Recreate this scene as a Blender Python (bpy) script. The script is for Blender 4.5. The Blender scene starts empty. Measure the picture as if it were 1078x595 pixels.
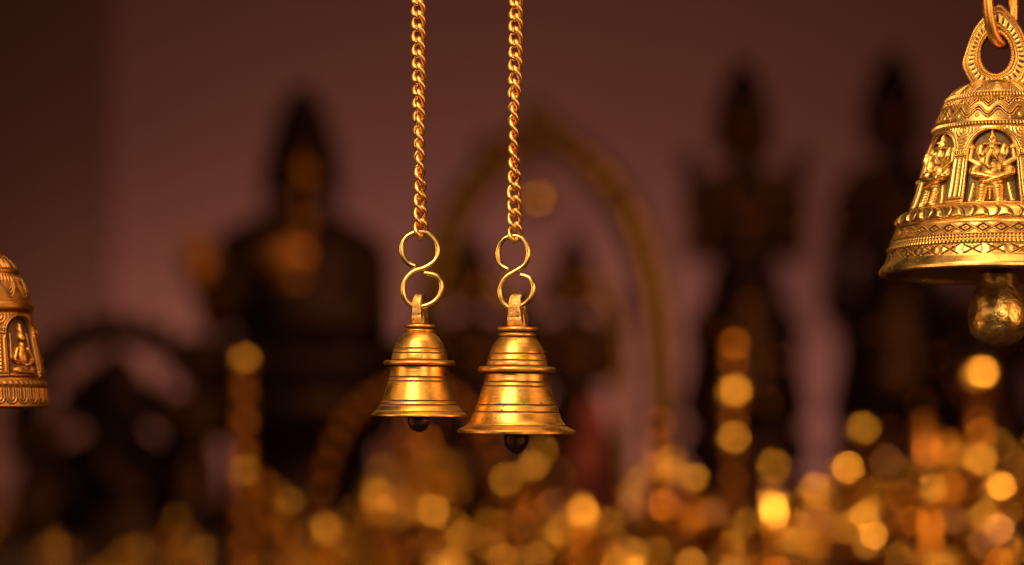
import bpy, bmesh, math, random
import numpy as np
from mathutils import Vector, Matrix, noise as mnoise
R = math.radians
random.seed(7)
scene = bpy.context.scene
COL = scene.collection

# ------------------------------------------------------------------ camera
EYE = 1.50                       # camera height (m)
PITCH = R(2.3)
FPX = 1078 * 85.0 / 36.0         # focal length in photo pixels
cam = bpy.data.cameras.new('camera')
cam.lens = 85; cam.sensor_width = 36
cam.clip_start = 0.02; cam.clip_end = 50
cam.dof.use_dof = True
cam.dof.focus_distance = 1.0
cam.dof.aperture_fstop = 4.0
cam_ob = bpy.data.objects.new('camera', cam)
cam_ob.location = (0, 0, EYE)
cam_ob.rotation_euler = (R(90) + PITCH, 0, 0)
COL.objects.link(cam_ob)
scene.camera = cam_ob
scene.render.resolution_x = 1024; scene.render.resolution_y = 565

def at(px, py, D):
    """world point seen at photo pixel px,py at distance D along Y"""
    u = (px - 539) / FPX; v = (297.5 - py) / FPX
    d = Vector((u, math.cos(PITCH) - v * math.sin(PITCH), math.sin(PITCH) + v * math.cos(PITCH)))
    return Vector((0, 0, EYE)) + d * (D / d.y)

# ------------------------------------------------------------------ world, lamps, exposure
w = bpy.data.worlds.new('World'); scene.world = w; w.use_nodes = True
bg = w.node_tree.nodes['Background']
bg.inputs[0].default_value = (0.9, 0.42, 0.25, 1); bg.inputs[1].default_value = 0.014

def lamp(name, kind, loc, target, power, color, size=0.1, size_y=None, spot=None, blend=0.5, spread=None):
    l = bpy.data.lights.new(name, kind); l.energy = power; l.color = color
    if kind == 'AREA':
        l.shape = 'RECTANGLE' if size_y else 'DISK'
        l.size = size
        if size_y: l.size_y = size_y
        if spread: l.spread = R(spread)
    else:
        l.shadow_soft_size = size
    if kind == 'SPOT':
        l.spot_size = R(spot); l.spot_blend = blend
    o = bpy.data.objects.new(name, l); COL.objects.link(o)
    o.location = loc
    o.rotation_euler = (Vector(target) - Vector(loc)).to_track_quat('-Z', 'Y').to_euler()
    return o
# unseen area lights added to brighten the front bells
lamp('key_softbox', 'AREA', (-0.28, 0.42, EYE + 0.58), (0.03, 1.0, EYE), 8.2, (1.0, 0.74, 0.42), 0.36, 0.48)
lamp('top_fill', 'AREA', (0.05, 0.86, EYE + 0.72), (-0.02, 1.0, EYE), 2.2, (1.0, 0.66, 0.32), 0.7, 0.26)
lamp('side_fill', 'AREA', (0.80, 0.62, EYE + 0.22), (0.05, 1.0, EYE), 2.8, (1.0, 0.48, 0.18), 0.34, 0.5)
lamp('left_fill', 'AREA', (-0.85, 0.70, EYE + 0.15), (0.0, 1.0, EYE), 1.8, (1.0, 0.55, 0.22), 0.30, 0.5)
lamp('front_fill', 'AREA', (0.30, 0.05, EYE + 0.20), (0.18, 1.0, EYE), 2.2, (1.0, 0.70, 0.36), 0.30)
# unseen spots added overhead to raise glints on the brass and lift the wall
lamp('glint_spot_right', 'SPOT', (1.15, 1.90, EYE + 1.00), (0.50, 3.0, EYE - 0.14), 255, (1.0, 0.57, 0.20), 0.10, spot=68, blend=1.0)
lamp('glint_spot_centre', 'SPOT', (0.0, 1.70, EYE + 1.15), (0.05, 3.0, EYE + 0.10), 32, (1.0, 0.54, 0.20), 0.10, spot=84, blend=1.0)
lamp('wall_wash', 'SPOT', (0.0, 2.1, EYE + 2.1), (0.15, 5.0, EYE + 0.1), 9, (1.0, 0.42, 0.26), 0.3, spot=46, blend=1.0)
# unseen strip light added behind the table to brighten the wall from below
lamp('wall_strip_fill', 'AREA', (-0.08, 4.66, EYE - 0.34), (-0.08, 5.1, EYE + 0.12), 4.8, (1.0, 0.74, 0.64), 1.7, 0.12)

vs = scene.view_settings
vs.view_transform = 'Standard'; vs.look = 'None'; vs.exposure = 0; vs.gamma = 1
cy = scene.cycles
cy.use_denoising = True
cy.max_bounces = 6; cy.diffuse_bounces = 3; cy.glossy_bounces = 5
cy.caustics_reflective = False; cy.caustics_refractive = False
cy.sample_clamp_indirect = 4.0
cy.use_adaptive_sampling = False
cy.denoising_input_passes = 'RGB'

# ------------------------------------------------------------------ helpers
def put(o, parent=None):
    COL.objects.link(o)
    if parent: o.parent = parent
    return o

def tag(o, label=None, cat=None, group=None, kind=None):
    if label: o['label'] = label
    if cat: o['category'] = cat
    if group: o['group'] = group
    if kind: o['kind'] = kind
    return o

def thing(name, loc, label, cat, group=None, rotz=0.0):
    o = bpy.data.objects.new(name, None)
    o.empty_display_size = 0.01
    COL.objects.link(o)
    o.location = loc; o.rotation_euler = (0, 0, rotz)
    return tag(o, label, cat, group)

def mesh_obj(name, me, mat, parent=None, smooth=True):
    if smooth:
        me.polygons.foreach_set('use_smooth', [True] * len(me.polygons))
    me.materials.clear(); me.materials.append(mat)
    return put(bpy.data.objects.new(name, me), parent)

def np_mesh(name, V, F):
    """V (n,3) float array, F (m,4) int array (quads)"""
    me = bpy.data.meshes.new(name)
    me.vertices.add(len(V)); me.vertices.foreach_set('co', V.astype(np.float32).ravel())
    me.loops.add(F.size); me.loops.foreach_set('vertex_index', F.astype(np.int32).ravel())
    me.polygons.add(len(F))
    me.polygons.foreach_set('loop_start', np.arange(0, F.size, 4, dtype=np.int32))
    me.polygons.foreach_set('loop_total', np.full(len(F), 4, dtype=np.int32))
    me.update(calc_edges=True); me.validate()
    return me

def add_attr(me, name, arr):
    a = me.attributes.new(name, 'FLOAT', 'POINT')
    a.data.foreach_set('value', arr.astype(np.float32).ravel())

def grid_faces(n, m, wrap_m=True, wrap_n=False):
    i = np.arange(n if wrap_n else n - 1)[:, None]; j = np.arange(m if wrap_m else m - 1)[None, :]
    i2 = (i + 1) % n; j2 = (j + 1) % m
    F = np.stack([i * m + j + 0 * i, i * m + j2, i2 * m + j2, i2 * m + j], axis=-1)
    return F.reshape(-1, 4)

def lathe(profile, seg=64, name='lathe', S=1.0, attr=None):
    """profile [(r,z)...] from bottom/outside up; returns mesh"""
    P = np.array(profile, float) * S
    th = np.linspace(0, 2 * np.pi, seg, endpoint=False)
    V = np.stack([P[:, 0:1] * np.cos(th), P[:, 0:1] * np.sin(th), np.repeat(P[:, 1:2], seg, 1)], -1).reshape(-1, 3)
    me = np_mesh(name, V, grid_faces(len(P), seg))
    if attr is not None: add_attr(me, 'patina', np.repeat(np.asarray(attr), seg))
    return me

def catmull(pts, n=8):
    P = [Vector(p) for p in pts]
    out = []
    for i in range(len(P) - 1):
        p0 = P[max(i - 1, 0)]; p1 = P[i]; p2 = P[i + 1]; p3 = P[min(i + 2, len(P) - 1)]
        for k in range(n):
            t = k / n
            out.append(0.5 * ((2 * p1) + (p2 - p0) * t + (2 * p0 - 5 * p1 + 4 * p2 - p3) * t * t + (3 * p1 - p0 - 3 * p2 + p3) * t ** 3))
    out.append(P[-1])
    return out

def tube(points, rad, closed=False, seg=12, name='tube', cap=True, squash=1.0):
    P = [Vector(p) for p in points]; n = len(P)
    rads = rad if isinstance(rad, (list, tuple)) else [rad] * n
    T = []
    for i in range(n):
        a = P[(i - 1) % n] if closed or i > 0 else P[i]
        b = P[(i + 1) % n] if closed or i < n - 1 else P[i]
        T.append((b - a).normalized())
    ref = Vector((0, 1, 0)) if abs(T[0].y) < 0.9 else Vector((1, 0, 0))
    N = (ref - T[0] * ref.dot(T[0])).normalized()
    Ns = [N]
    for i in range(1, n):
        N = Ns[-1] - T[i] * Ns[-1].dot(T[i]); Ns.append(N.normalized())
    tw = 0.0
    if closed:
        N = Ns[-1] - T[0] * Ns[-1].dot(T[0]); N.normalize()
        tw = math.atan2(T[0].dot(N.cross(Ns[0])), N.dot(Ns[0]))
    bm = bmesh.new(); rings = []
    for i in range(n):
        N = Ns[i]; B = T[i].cross(N); a0 = tw * i / n
        rings.append([bm.verts.new(P[i] + rads[i] * (N * math.cos(a0 + 2 * math.pi * k / seg) * squash + B * math.sin(a0 + 2 * math.pi * k / seg))) for k in range(seg)])
    m = n if closed else n - 1
    for i in range(m):
        A = rings[i]; Bq = rings[(i + 1) % n]
        for k in range(seg):
            bm.faces.new((A[k], A[(k + 1) % seg], Bq[(k + 1) % seg], Bq[k]))
    if not closed and cap:
        for A, t, rr in ((rings[0], -T[0], rads[0]), (rings[-1], T[-1], rads[-1])):
            c = bm.verts.new(sum((v.co for v in A), Vector()) / seg + t * rr * 0.45)
            for k in range(seg):
                bm.faces.new((A[k], A[(k + 1) % seg], c))
    bmesh.ops.recalc_face_normals(bm, faces=bm.faces)
    me = bpy.data.meshes.new(name); bm.to_mesh(me); bm.free()
    return me

def blob(prims, voxel, name='blob', smooth=2):
    """one continuous surface from ellipsoids ('e',c,r[,rot]) and tapered limbs ('c',a,b,ra,rb)"""
    bm = bmesh.new()
    for p in prims:
        if p[0] == 'e':
            M = Matrix.Translation(p[1])
            if len(p) > 3: M = M @ Matrix.Rotation(p[3][1], 4, p[3][0])
            M = M @ Matrix.Diagonal((*p[2], 1))
            bmesh.ops.create_uvsphere(bm, u_segments=18, v_segments=12, radius=1, matrix=M)
        else:
            a, b, ra, rb = Vector(p[1]), Vector(p[2]), p[3], p[4]
            d = b - a; L = d.length
            q = d.to_track_quat('Z', 'Y').to_matrix().to_4x4()
            bmesh.ops.create_cone(bm, cap_ends=True, segments=14, radius1=ra, radius2=rb, depth=L, matrix=Matrix.Translation((a + b) / 2) @ q)
            bmesh.ops.create_uvsphere(bm, u_segments=12, v_segments=8, radius=ra, matrix=Matrix.Translation(a))
            bmesh.ops.create_uvsphere(bm, u_segments=12, v_segments=8, radius=rb, matrix=Matrix.Translation(b))
    me = bpy.data.meshes.new(name); bm.to_mesh(me); bm.free()
    o = bpy.data.objects.new('tmp', me); COL.objects.link(o)
    r = o.modifiers.new('r', 'REMESH'); r.mode = 'VOXEL'; r.voxel_size = voxel
    s = o.modifiers.new('s', 'SMOOTH'); s.iterations = smooth; s.factor = 0.6
    dg = bpy.context.evaluated_depsgraph_get(); dg.update()
    me2 = bpy.data.meshes.new_from_object(o.evaluated_get(dg)); me2.name = name
    bpy.data.objects.remove(o); bpy.data.meshes.remove(me)
    return me2

# ------------------------------------------------------------------ materials
def new_mat(name):
    m = bpy.data.materials.new(name); m.use_nodes = True
    nt = m.node_tree; b = nt.nodes['Principled BSDF']
    return m, nt, b

def N(nt, t, **kw):
    n = nt.nodes.new(t)
    for k, v in kw.items():
        if k.startswith('i_'): n.inputs[k[2:].replace('_', ' ')].default_value = v
        else: setattr(n, k, v)
    return n

def brass(name, base, dark, rough=(0.2, 0.4), scale=60, stain=0.5, turned=0.0, bump=0.15, use_patina=True, pits=0.0, bump_dist=0.0004):
    m, nt, b = new_mat(name); L = nt.links.new
    b.inputs['Metallic'].default_value = 1.0
    tc = N(nt, 'ShaderNodeTexCoord')
    n1 = N(nt, 'ShaderNodeTexNoise', i_Scale=scale, i_Detail=6.0, i_Roughness=0.62)
    L(tc.outputs['Object'], n1.inputs['Vector'])
    r1 = N(nt, 'ShaderNodeValToRGB'); r1.color_ramp.elements[0].position = 0.50; r1.color_ramp.elements[1].position = 0.72
    L(n1.outputs['Fac'], r1.inputs['Fac'])
    mul = N(nt, 'ShaderNodeMath', operation='MULTIPLY'); mul.inputs[1].default_value = stain
    L(r1.outputs['Color'], mul.inputs[0])
    fac = mul.outputs[0]
    if pits:
        v = N(nt, 'ShaderNodeTexNoise', i_Scale=scale * 9, i_Detail=2.0)
        L(tc.outputs['Object'], v.inputs['Vector'])
        rp = N(nt, 'ShaderNodeValToRGB'); rp.color_ramp.elements[0].position = 0.655; rp.color_ramp.elements[1].position = 0.70
        L(v.outputs['Fac'], rp.inputs['Fac'])
        mp = N(nt, 'ShaderNodeMath', operation='MULTIPLY_ADD'); mp.inputs[1].default_value = pits
        L(rp.outputs['Color'], mp.inputs[0]); L(fac, mp.inputs[2]); fac = mp.outputs[0]
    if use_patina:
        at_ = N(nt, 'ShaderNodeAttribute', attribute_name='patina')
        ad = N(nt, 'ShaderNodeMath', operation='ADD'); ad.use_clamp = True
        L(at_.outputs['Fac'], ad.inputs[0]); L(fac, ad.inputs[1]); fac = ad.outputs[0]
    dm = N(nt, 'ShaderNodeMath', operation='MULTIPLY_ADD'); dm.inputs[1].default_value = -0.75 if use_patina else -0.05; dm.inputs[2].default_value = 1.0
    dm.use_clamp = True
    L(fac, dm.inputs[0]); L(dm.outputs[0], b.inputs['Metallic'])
    mix = N(nt, 'ShaderNodeMix', data_type='RGBA'); mix.clamp_factor = True
    mix.inputs[6].default_value = (*base, 1); mix.inputs[7].default_value = (*dark, 1)
    L(fac, mix.inputs[0]); L(mix.outputs[2], b.inputs['Base Color'])
    n2 = N(nt, 'ShaderNodeTexNoise', i_Scale=scale * 2.3, i_Detail=5.0)
    L(tc.outputs['Object'], n2.inputs['Vector'])
    mr = N(nt, 'ShaderNodeMapRange'); mr.inputs[1].default_value = 0.3; mr.inputs[2].default_value = 0.7
    mr.inputs[3].default_value = rough[0]; mr.inputs[4].default_value = rough[1]
    ra = N(nt, 'ShaderNodeMath', operation='MULTIPLY_ADD'); ra.inputs[1].default_value = 0.3; ra.use_clamp = True
    L(n2.outputs['Fac'], mr.inputs[0]); L(fac, ra.inputs[0]); L(mr.outputs[0], ra.inputs[2]); L(ra.outputs[0], b.inputs['Roughness'])
    bu = N(nt, 'ShaderNodeBump'); bu.inputs['Strength'].default_value = bump; bu.inputs['Distance'].default_value = bump_dist
    hsrc = n2.outputs['Fac']
    if turned:
        mp = N(nt, 'ShaderNodeMapping'); mp.inputs['Scale'].default_value = (12, 12, 1400)
        L(tc.outputs['Object'], mp.inputs['Vector'])
        n3 = N(nt, 'ShaderNodeTexNoise', i_Scale=1.0, i_Detail=3.0)
        L(mp.outputs[0], n3.inputs['Vector'])
        ma = N(nt, 'ShaderNodeMath', operation='MULTIPLY_ADD'); ma.inputs[1].default_value = turned
        L(n3.outputs['Fac'], ma.inputs[0]); L(n2.outputs['Fac'], ma.inputs[2]); hsrc = ma.outputs[0]
    L(hsrc, bu.inputs['Height']); L(bu.outputs[0], b.inputs['Normal'])
    return m

M_BELL = brass('turned_brass', (0.94, 0.49, 0.10), (0.035, 0.012, 0.005), (0.30, 0.44), 75, 0.30, turned=1.5, bump=0.16, pits=0.55)
M_BELL2 = brass('coppery_turned_brass', (0.93, 0.47, 0.11), (0.035, 0.012, 0.005), (0.30, 0.44), 75, 0.35, turned=1.5, bump=0.18, pits=1.0)
M_EYE = brass('cast_brass', (0.85, 0.50, 0.16), (0.12, 0.04, 0.012), (0.28, 0.5), 160, 0.55, bump=0.8, pits=0.5, bump_dist=0.0006)
M_WIRE = brass('bright_brass_wire', (0.95, 0.62, 0.20), (0.5, 0.25, 0.07), (0.22, 0.34), 90, 0.4, bump=0.1)
M_CHAIN = brass('copper_brass_chain', (0.95, 0.53, 0.17), (0.28, 0.09, 0.02), (0.28, 0.42), 120, 0.45, bump=0.15)
M_CARVED = brass('carved_brass', (0.95, 0.56, 0.16), (0.040, 0.011, 0.004), (0.28, 0.38), 90, 0.25, bump=0.25, pits=0.3)
M_CARVED2 = brass('aged_carved_brass', (0.52, 0.21, 0.045), (0.04, 0.010, 0.004), (0.36, 0.48), 70, 0.35, bump=0.25, pits=0.3)
M_CLAP = brass('worn_clapper_brass', (0.92, 0.55, 0.17), (0.05, 0.018, 0.007), (0.30, 0.44), 60, 0.75, bump=1.0, pits=1.0, bump_dist=0.0012, use_patina=False)
M_IRON = brass('dark_iron', (0.22, 0.11, 0.07), (0.02, 0.012, 0.010), (0.3, 0.5), 120, 0.8, bump=0.9, bump_dist=0.001)
M_RING = brass('heavy_brass_chain', (0.85, 0.38, 0.09), (0.25, 0.07, 0.015), (0.25, 0.38), 60, 0.5, bump=0.3, pits=0.3)
M_GOLD = brass('shop_brass', (0.24, 0.085, 0.011), (0.07, 0.02, 0.004), (0.20, 0.28), 30, 0.4, bump=0.03, use_patina=False)
M_GOLD2 = brass('polished_shop_brass', (0.92, 0.46, 0.09), (0.55, 0.22, 0.04), (0.16, 0.22), 30, 0.25, bump=0.01, use_patina=False)
M_AMBER = brass('amber_shop_brass', (0.42, 0.145, 0.016), (0.20, 0.06, 0.008), (0.16, 0.22), 30, 0.25, bump=0.01, use_patina=False)
M_COPPER = brass('shop_copper', (0.80, 0.40, 0.22), (0.40, 0.14, 0.06), (0.18, 0.24), 30, 0.5, bump=0.2, use_patina=False)
M_BROWN = brass('brown_bronze', (0.20, 0.070, 0.016), (0.07, 0.02, 0.006), (0.32, 0.5), 25, 0.6, bump=0.3, use_patina=False)
M_DARK = brass('black_bronze', (0.022, 0.010, 0.008), (0.010, 0.005, 0.004), (0.45, 0.65), 25, 0.5, bump=0.3, use_patina=False)
M_OLIVE = brass('olive_brass', (0.22, 0.11, 0.022), (0.10, 0.05, 0.012), (0.4, 0.55), 25, 0.5, bump=0.3, use_patina=False)

def matte(name, c1, c2, scale=4, rough=0.9, bump=0.1):
    m, nt, b = new_mat(name); L = nt.links.new
    tc = N(nt, 'ShaderNodeTexCoord')
    n = N(nt, 'ShaderNodeTexNoise', i_Scale=scale, i_Detail=5.0)
    L(tc.outputs['Object'], n.inputs['Vector'])
    mix = N(nt, 'ShaderNodeMix', data_type='RGBA'); mix.inputs[6].default_value = (*c1, 1); mix.inputs[7].default_value = (*c2, 1)
    L(n.outputs['Fac'], mix.inputs[0]); L(mix.outputs[2], b.inputs['Base Color'])
    b.inputs['Roughness'].default_value = rough
    bu = N(nt, 'ShaderNodeBump'); bu.inputs['Strength'].default_value = bump; bu.inputs['Distance'].default_value = 0.002
    L(n.outputs['Fac'], bu.inputs['Height']); L(bu.outputs[0], b.inputs['Normal'])
    return m
M_WALL = matte('mauve_plaster', (0.42, 0.165, 0.14), (0.36, 0.14, 0.12), 3)
M_CLOTH = matte('dark_red_cloth', (0.05, 0.012, 0.006), (0.03, 0.008, 0.005), 30)
M_RED = matte('red_cloth', (0.085, 0.002, 0.002), (0.06, 0.002, 0.002), 30)
M_PINK = matte('pale_stone', (0.75, 0.60, 0.52), (0.6, 0.45, 0.4), 30, rough=0.35)

# ------------------------------------------------------------------ setting
def box_mesh(x0, x1, y0, y1, z0, z1, name, bevel=0.0):
    bm = bmesh.new()
    bmesh.ops.create_cube(bm, size=1, matrix=Matrix.Translation(((x0 + x1) / 2, (y0 + y1) / 2, (z0 + z1) / 2)) @ Matrix.Diagonal((x1 - x0, y1 - y0, z1 - z0, 1)))
    if bevel: bmesh.ops.bevel(bm, geom=bm.edges[:], offset=bevel, segments=2, affect='EDGES', profile=0.5)
    me = bpy.data.meshes.new(name); bm.to_mesh(me); bm.free(); return me
WALL_Y = 5.1
TABLE_Z = EYE - 0.245
o = mesh_obj('wall', box_mesh(at(116, 300, WALL_Y).x, 3.5, WALL_Y, WALL_Y + 0.15, 0, 3.2, 'wall'), M_WALL, smooth=False)
tag(o, 'smooth mauve brown plaster wall behind all the brassware', 'wall', kind='structure')
o = mesh_obj('wall', box_mesh(-3.5, at(116, 300, WALL_Y).x - 0.003, WALL_Y - 0.10, WALL_Y + 0.15, 0, 3.2, 'wall_side'), matte('shaded_plaster', (0.26, 0.095, 0.072), (0.22, 0.080, 0.060), 3), smooth=False)  # weaker light on this stretch is put into a darker plaster colour
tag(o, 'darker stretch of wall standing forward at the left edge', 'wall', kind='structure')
o = mesh_obj('floor', box_mesh(-3.5, 3.5, -2.0, WALL_Y + 0.15, -0.1, 0, 'floor'), matte('floor_stone', (0.16, 0.10, 0.08), (0.12, 0.07, 0.06), 3), smooth=False)
tag(o, kind='structure')
tbl = thing('display_table', (0, 3.2, 0), 'long table under dark red cloth holding the blurred brassware', 'table')
o = mesh_obj('table_cloth', box_mesh(-1.7, 1.7, -1.05, 1.2, TABLE_Z - 0.35, TABLE_Z, 'table_cloth', 0.006), M_CLOTH, tbl, False)
for sx in (-1.6, 1.6):
    for sy in (-0.95, 1.1):
        mesh_obj('leg', box_mesh(sx - .03, sx + .03, sy - .03, sy + .03, 0, TABLE_Z - 0.352, 'leg'), M_DARK, tbl, False)

# ------------------------------------------------------------------ front: turned bells
def dense(profile_segments, n=7):
    out = []
    for seg in profile_segments:
        if seg[0] == 's':      # smooth stretch
            pts = [(p[0], p[1], 0) for p in seg[1]]
            out += [(v.x, v.y) for v in catmull(pts, n)]
        else:
            out += list(seg[1])
    return out

def resample(P, step):
    P = np.array(P, float); d = np.r_[0, np.cumsum(np.hypot(*np.diff(P, axis=0).T))]
    # keep original corners: union of even steps and corners
    s = np.unique(np.r_[np.arange(0, d[-1], step), d])
    return np.stack([np.interp(s, d, P[:, 0]), np.interp(s, d, P[:, 1])], 1)

def groove_profile(P, grooves):
    """engrave grooves (height, halfwidth, depth) into profile radius, returns profile and patina"""
    P = resample(P, 0.45)
    pat = np.zeros(len(P))
    for h, wd, dp in grooves:
        g = np.exp(-((P[:, 1] - h) / wd) ** 2)
        P[:, 0] -= dp * g; pat = np.maximum(pat, g)
    return P, pat

def ring_seg(r_in, r_out, z0, z1):
    """rounded collar between z0 and z1"""
    zc = (z0 + z1) / 2; hz = (z1 - z0) / 2; out = [(r_in, z0)]
    for k in range(9):
        a = -math.pi / 2 + math.pi * k / 8
        out.append((r_out - hz * 0.8 + hz * 0.8 * math.cos(a), zc + hz * math.sin(a)))
    out.append((r_in, z1)); return out

def turned_bell_body(outer, grooves, inner_off, S):
    P, pat = groove_profile(outer, grooves)
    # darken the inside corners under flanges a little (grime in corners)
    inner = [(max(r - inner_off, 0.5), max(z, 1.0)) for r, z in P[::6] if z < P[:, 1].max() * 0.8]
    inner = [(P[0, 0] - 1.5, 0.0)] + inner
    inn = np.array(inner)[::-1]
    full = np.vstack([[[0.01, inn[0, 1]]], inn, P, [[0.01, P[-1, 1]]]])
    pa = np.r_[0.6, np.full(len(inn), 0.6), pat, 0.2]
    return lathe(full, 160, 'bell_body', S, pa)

def eyelet_mesh(S, wx0, wx1, dy, h, hole_r, hole_z):
    """edge-on cast eye plate: thickness along x (wx0 bottom, wx1 top), depth dy, height h, hole along x"""
    n = 40; bm = bmesh.new(); rings = []
    def outer(k):
        a = 2 * math.pi * k / n + math.pi / 2
        c, s = math.cos(a), math.sin(a)
        # superellipse plate, flared foot
        y = math.copysign(abs(c) ** 0.75, c) * dy; z = h / 2 + math.copysign(abs(s) ** 0.8, s) * h / 2
        y *= 1.0 + 0.35 * max(0, 1 - z / (h * 0.3))
        return y, z
    def hole(k):
        a = 2 * math.pi * k / n + math.pi / 2
        return hole_r * math.cos(a), hole_z + hole_r * math.sin(a)
    def xw(z): return (wx0 + (wx1 - wx0) * min(1, z / (h * 0.6))) * (1.0 if z > 3 else 1.15)
    for side in (-1, 1):
        O, Om, H = [], [], []
        for k in range(n):
            y, z = outer(k); yh, zh = hole(k)
            ym, zm = y * 0.86 + yh * 0.14, z * 0.86 + zh * 0.14
            O.append(bm.verts.new((side * xw(z) * 0.78 * S, y * S, z * S)))
            Om.append(bm.verts.new((side * xw(zm) * S, ym * S, zm * S)))
            H.append(bm.verts.new((side * xw(zh) * 0.95 * S, yh * S, zh * S)))
        rings.append((O, Om, H))
    for k in range(n):
        k2 = (k + 1) % n
        for O, Om, H in rings:
            bm.faces.new((O[k], O[k2], Om[k2], Om[k])); bm.faces.new((Om[k], Om[k2], H[k2], H[k]))
        A, B = rings
        bm.faces.new((A[0][k], B[0][k], B[0][k2], A[0][k2])); bm.faces.new((A[2][k], A[2][k2], B[2][k2], B[2][k]))
    bmesh.ops.recalc_face_normals(bm, faces=bm.faces)
    bmesh.ops.subdivide_edges(bm, edges=bm.edges[:], cuts=1, use_grid_fill=True)
    me = bpy.data.meshes.new('hanging_eye'); bm.to_mesh(me); bm.free(); return me

def lumpy_sphere(prof, S, amp, freq, name, seg=40):
    me = lathe(prof, seg, name, S)
    for v in me.vertices:
        d = mnoise.fractal(v.co / S * freq, 1.0, 2.0, 3) * amp * S
        v.co += Vector((v.co.x, v.co.y, v.co.z * .3)).normalized() * d
    return me

# centre bell -----------------------------------------------------
def small_bell(bmat, px, py, D, outer, grooves, eye, clap, label, tilt, rotz, eye_rot):
    S = D / FPX
    t = thing('brass_bell', at(px, py, D), label, 'bell', 'turned brass bells on chains')
    t.rotation_euler = (tilt[0], tilt[1], rotz)
    mesh_obj('body', turned_bell_body(outer, grooves, 3.2, S), bmat, t)
    e = mesh_obj('hanging_eye', eyelet_mesh(S, *eye[:-1]), M_EYE, t, False)
    bv = e.modifiers.new('b', 'BEVEL'); bv.width = 0.5 * S; bv.segments = 2; bv.limit_method = 'ANGLE'
    e.location = (0, 0, eye[-1] * S); e.rotation_euler = (0, 0, eye_rot)
    c = mesh_obj('clapper', lumpy_sphere(clap, S, 0.9, 0.16, 'clapper'), M_IRON, t)
    return t, S

outer_c = dense([
    ('l', [(60.8, 0.0), (62.0, 0.7), (62.1, 3.4), (61.2, 4.4)]),
    ('s', [(60.6, 4.8), (57.0, 6.4), (53.0, 8.8), (48.5, 14.5), (45.2, 22.5), (42.4, 31), (38.6, 42), (35.6, 50.5), (34.0, 56), (32.8, 64.2)]),
    ('l', ring_seg(32.8, 41.0, 64.6, 70.6)),
    ('s', [(32.2, 71.2), (31.6, 76), (29.6, 83), (26.4, 91), (22.4, 97.4), (18.6, 101.8)]),
    ('l', ring_seg(18.2, 20.2, 102.2, 106.0)),
    ('l', [(17.2, 107.0), (17.2, 108.0)]),
    ('l', ring_seg(17.2, 21.4, 108.2, 112.4)),
    ('l', [(12, 112.8)])])
gr_c = [(h, w_ * 1.3, d_ * 1.35) for h, w_, d_ in [(9.0, 0.55, 0.7), (23.0, 0.55, 0.9), (30.4, 0.55, 0.9), (50.0, 0.5, 0.8), (54.6, 0.5, 0.8), (77.0, 0.5, 0.8), (84.0, 0.55, 0.9), (71.2, .8, .3), (64.2, .8, .3), (107.4, .9, .2), (101.9, .6, .4)]]
clap_c = [(0.01, -20.5), (3.5, -20.0), (5.0, -18.5), (8.5, -16.5), (11.8, -12), (13.0, -6), (12.4, 0), (9.5, 5), (5, 9), (3, 12), (2.6, 60), (0.01, 61)]
bell_c, S_c = small_bell(M_BELL2, 543.5, 457, 1.0, outer_c, gr_c, (9.4, 6.8, 10.0, 36, 4.6, 23.0, 111.6), clap_c,
    'plain turned brass bell hanging lower and larger, right one of the pair on thin chains', (R(-0.5), R(0.8), 0), 0.3, R(-42))

outer_l = dense([
    ('l', [(48.8, 0.0), (49.7, 0.6), (49.7, 2.2), (49.0, 3.0)]),
    ('s', [(48.6, 3.2), (46.4, 5.2), (43.8, 8.6), (41.2, 12), (38.5, 18), (36.2, 25), (32.8, 36.5), (31.3, 42), (30.0, 53)]),
    ('l', ring_seg(30.0, 37.6, 53.6, 58.6)),
    ('s', [(29.5, 59.4), (28.6, 66), (26.9, 71), (23.2, 79), (18.8, 84.8), (14.4, 88.4)]),
    ('l', ring_seg(14.0, 15.4, 88.8, 91.8)),
    ('l', [(13.0, 92.4), (13.0, 93.2)]),
    ('l', ring_seg(13.0, 16.4, 93.4, 96.6)),
    ('l', [(9, 97.0)])])
gr_l = [(h, w_ * 1.3, d_ * 1.35) for h, w_, d_ in [(5.6, 0.4, 0.3), (12.2, 0.6, 0.9), (16.6, 0.55, 0.8), (37.0, 0.5, 0.8), (41.2, 0.5, 0.8), (66.6, 0.45, 0.7), (71.4, 0.5, 0.8), (59.4, .7, .3), (53.2, .7, .3), (92.8, .8, .2)]]
clap_l = [(0.01, -16.6), (3, -16.2), (7.5, -14), (11, -9), (11.8, -4), (10.5, 1), (7, 5), (3, 9), (2.4, 50), (0.01, 51)]
bell_l, S_l = small_bell(M_BELL, 441, 438.5, 1.008, outer_l, gr_l, (6.4, 4.8, 9.5, 33, 4.4, 20.0, 96.0), clap_l,
    'smaller plain turned brass bell hanging higher, left one of the pair on thin chains', (R(-0.3), R(0.4), 0), 0.0, R(-24))

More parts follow.
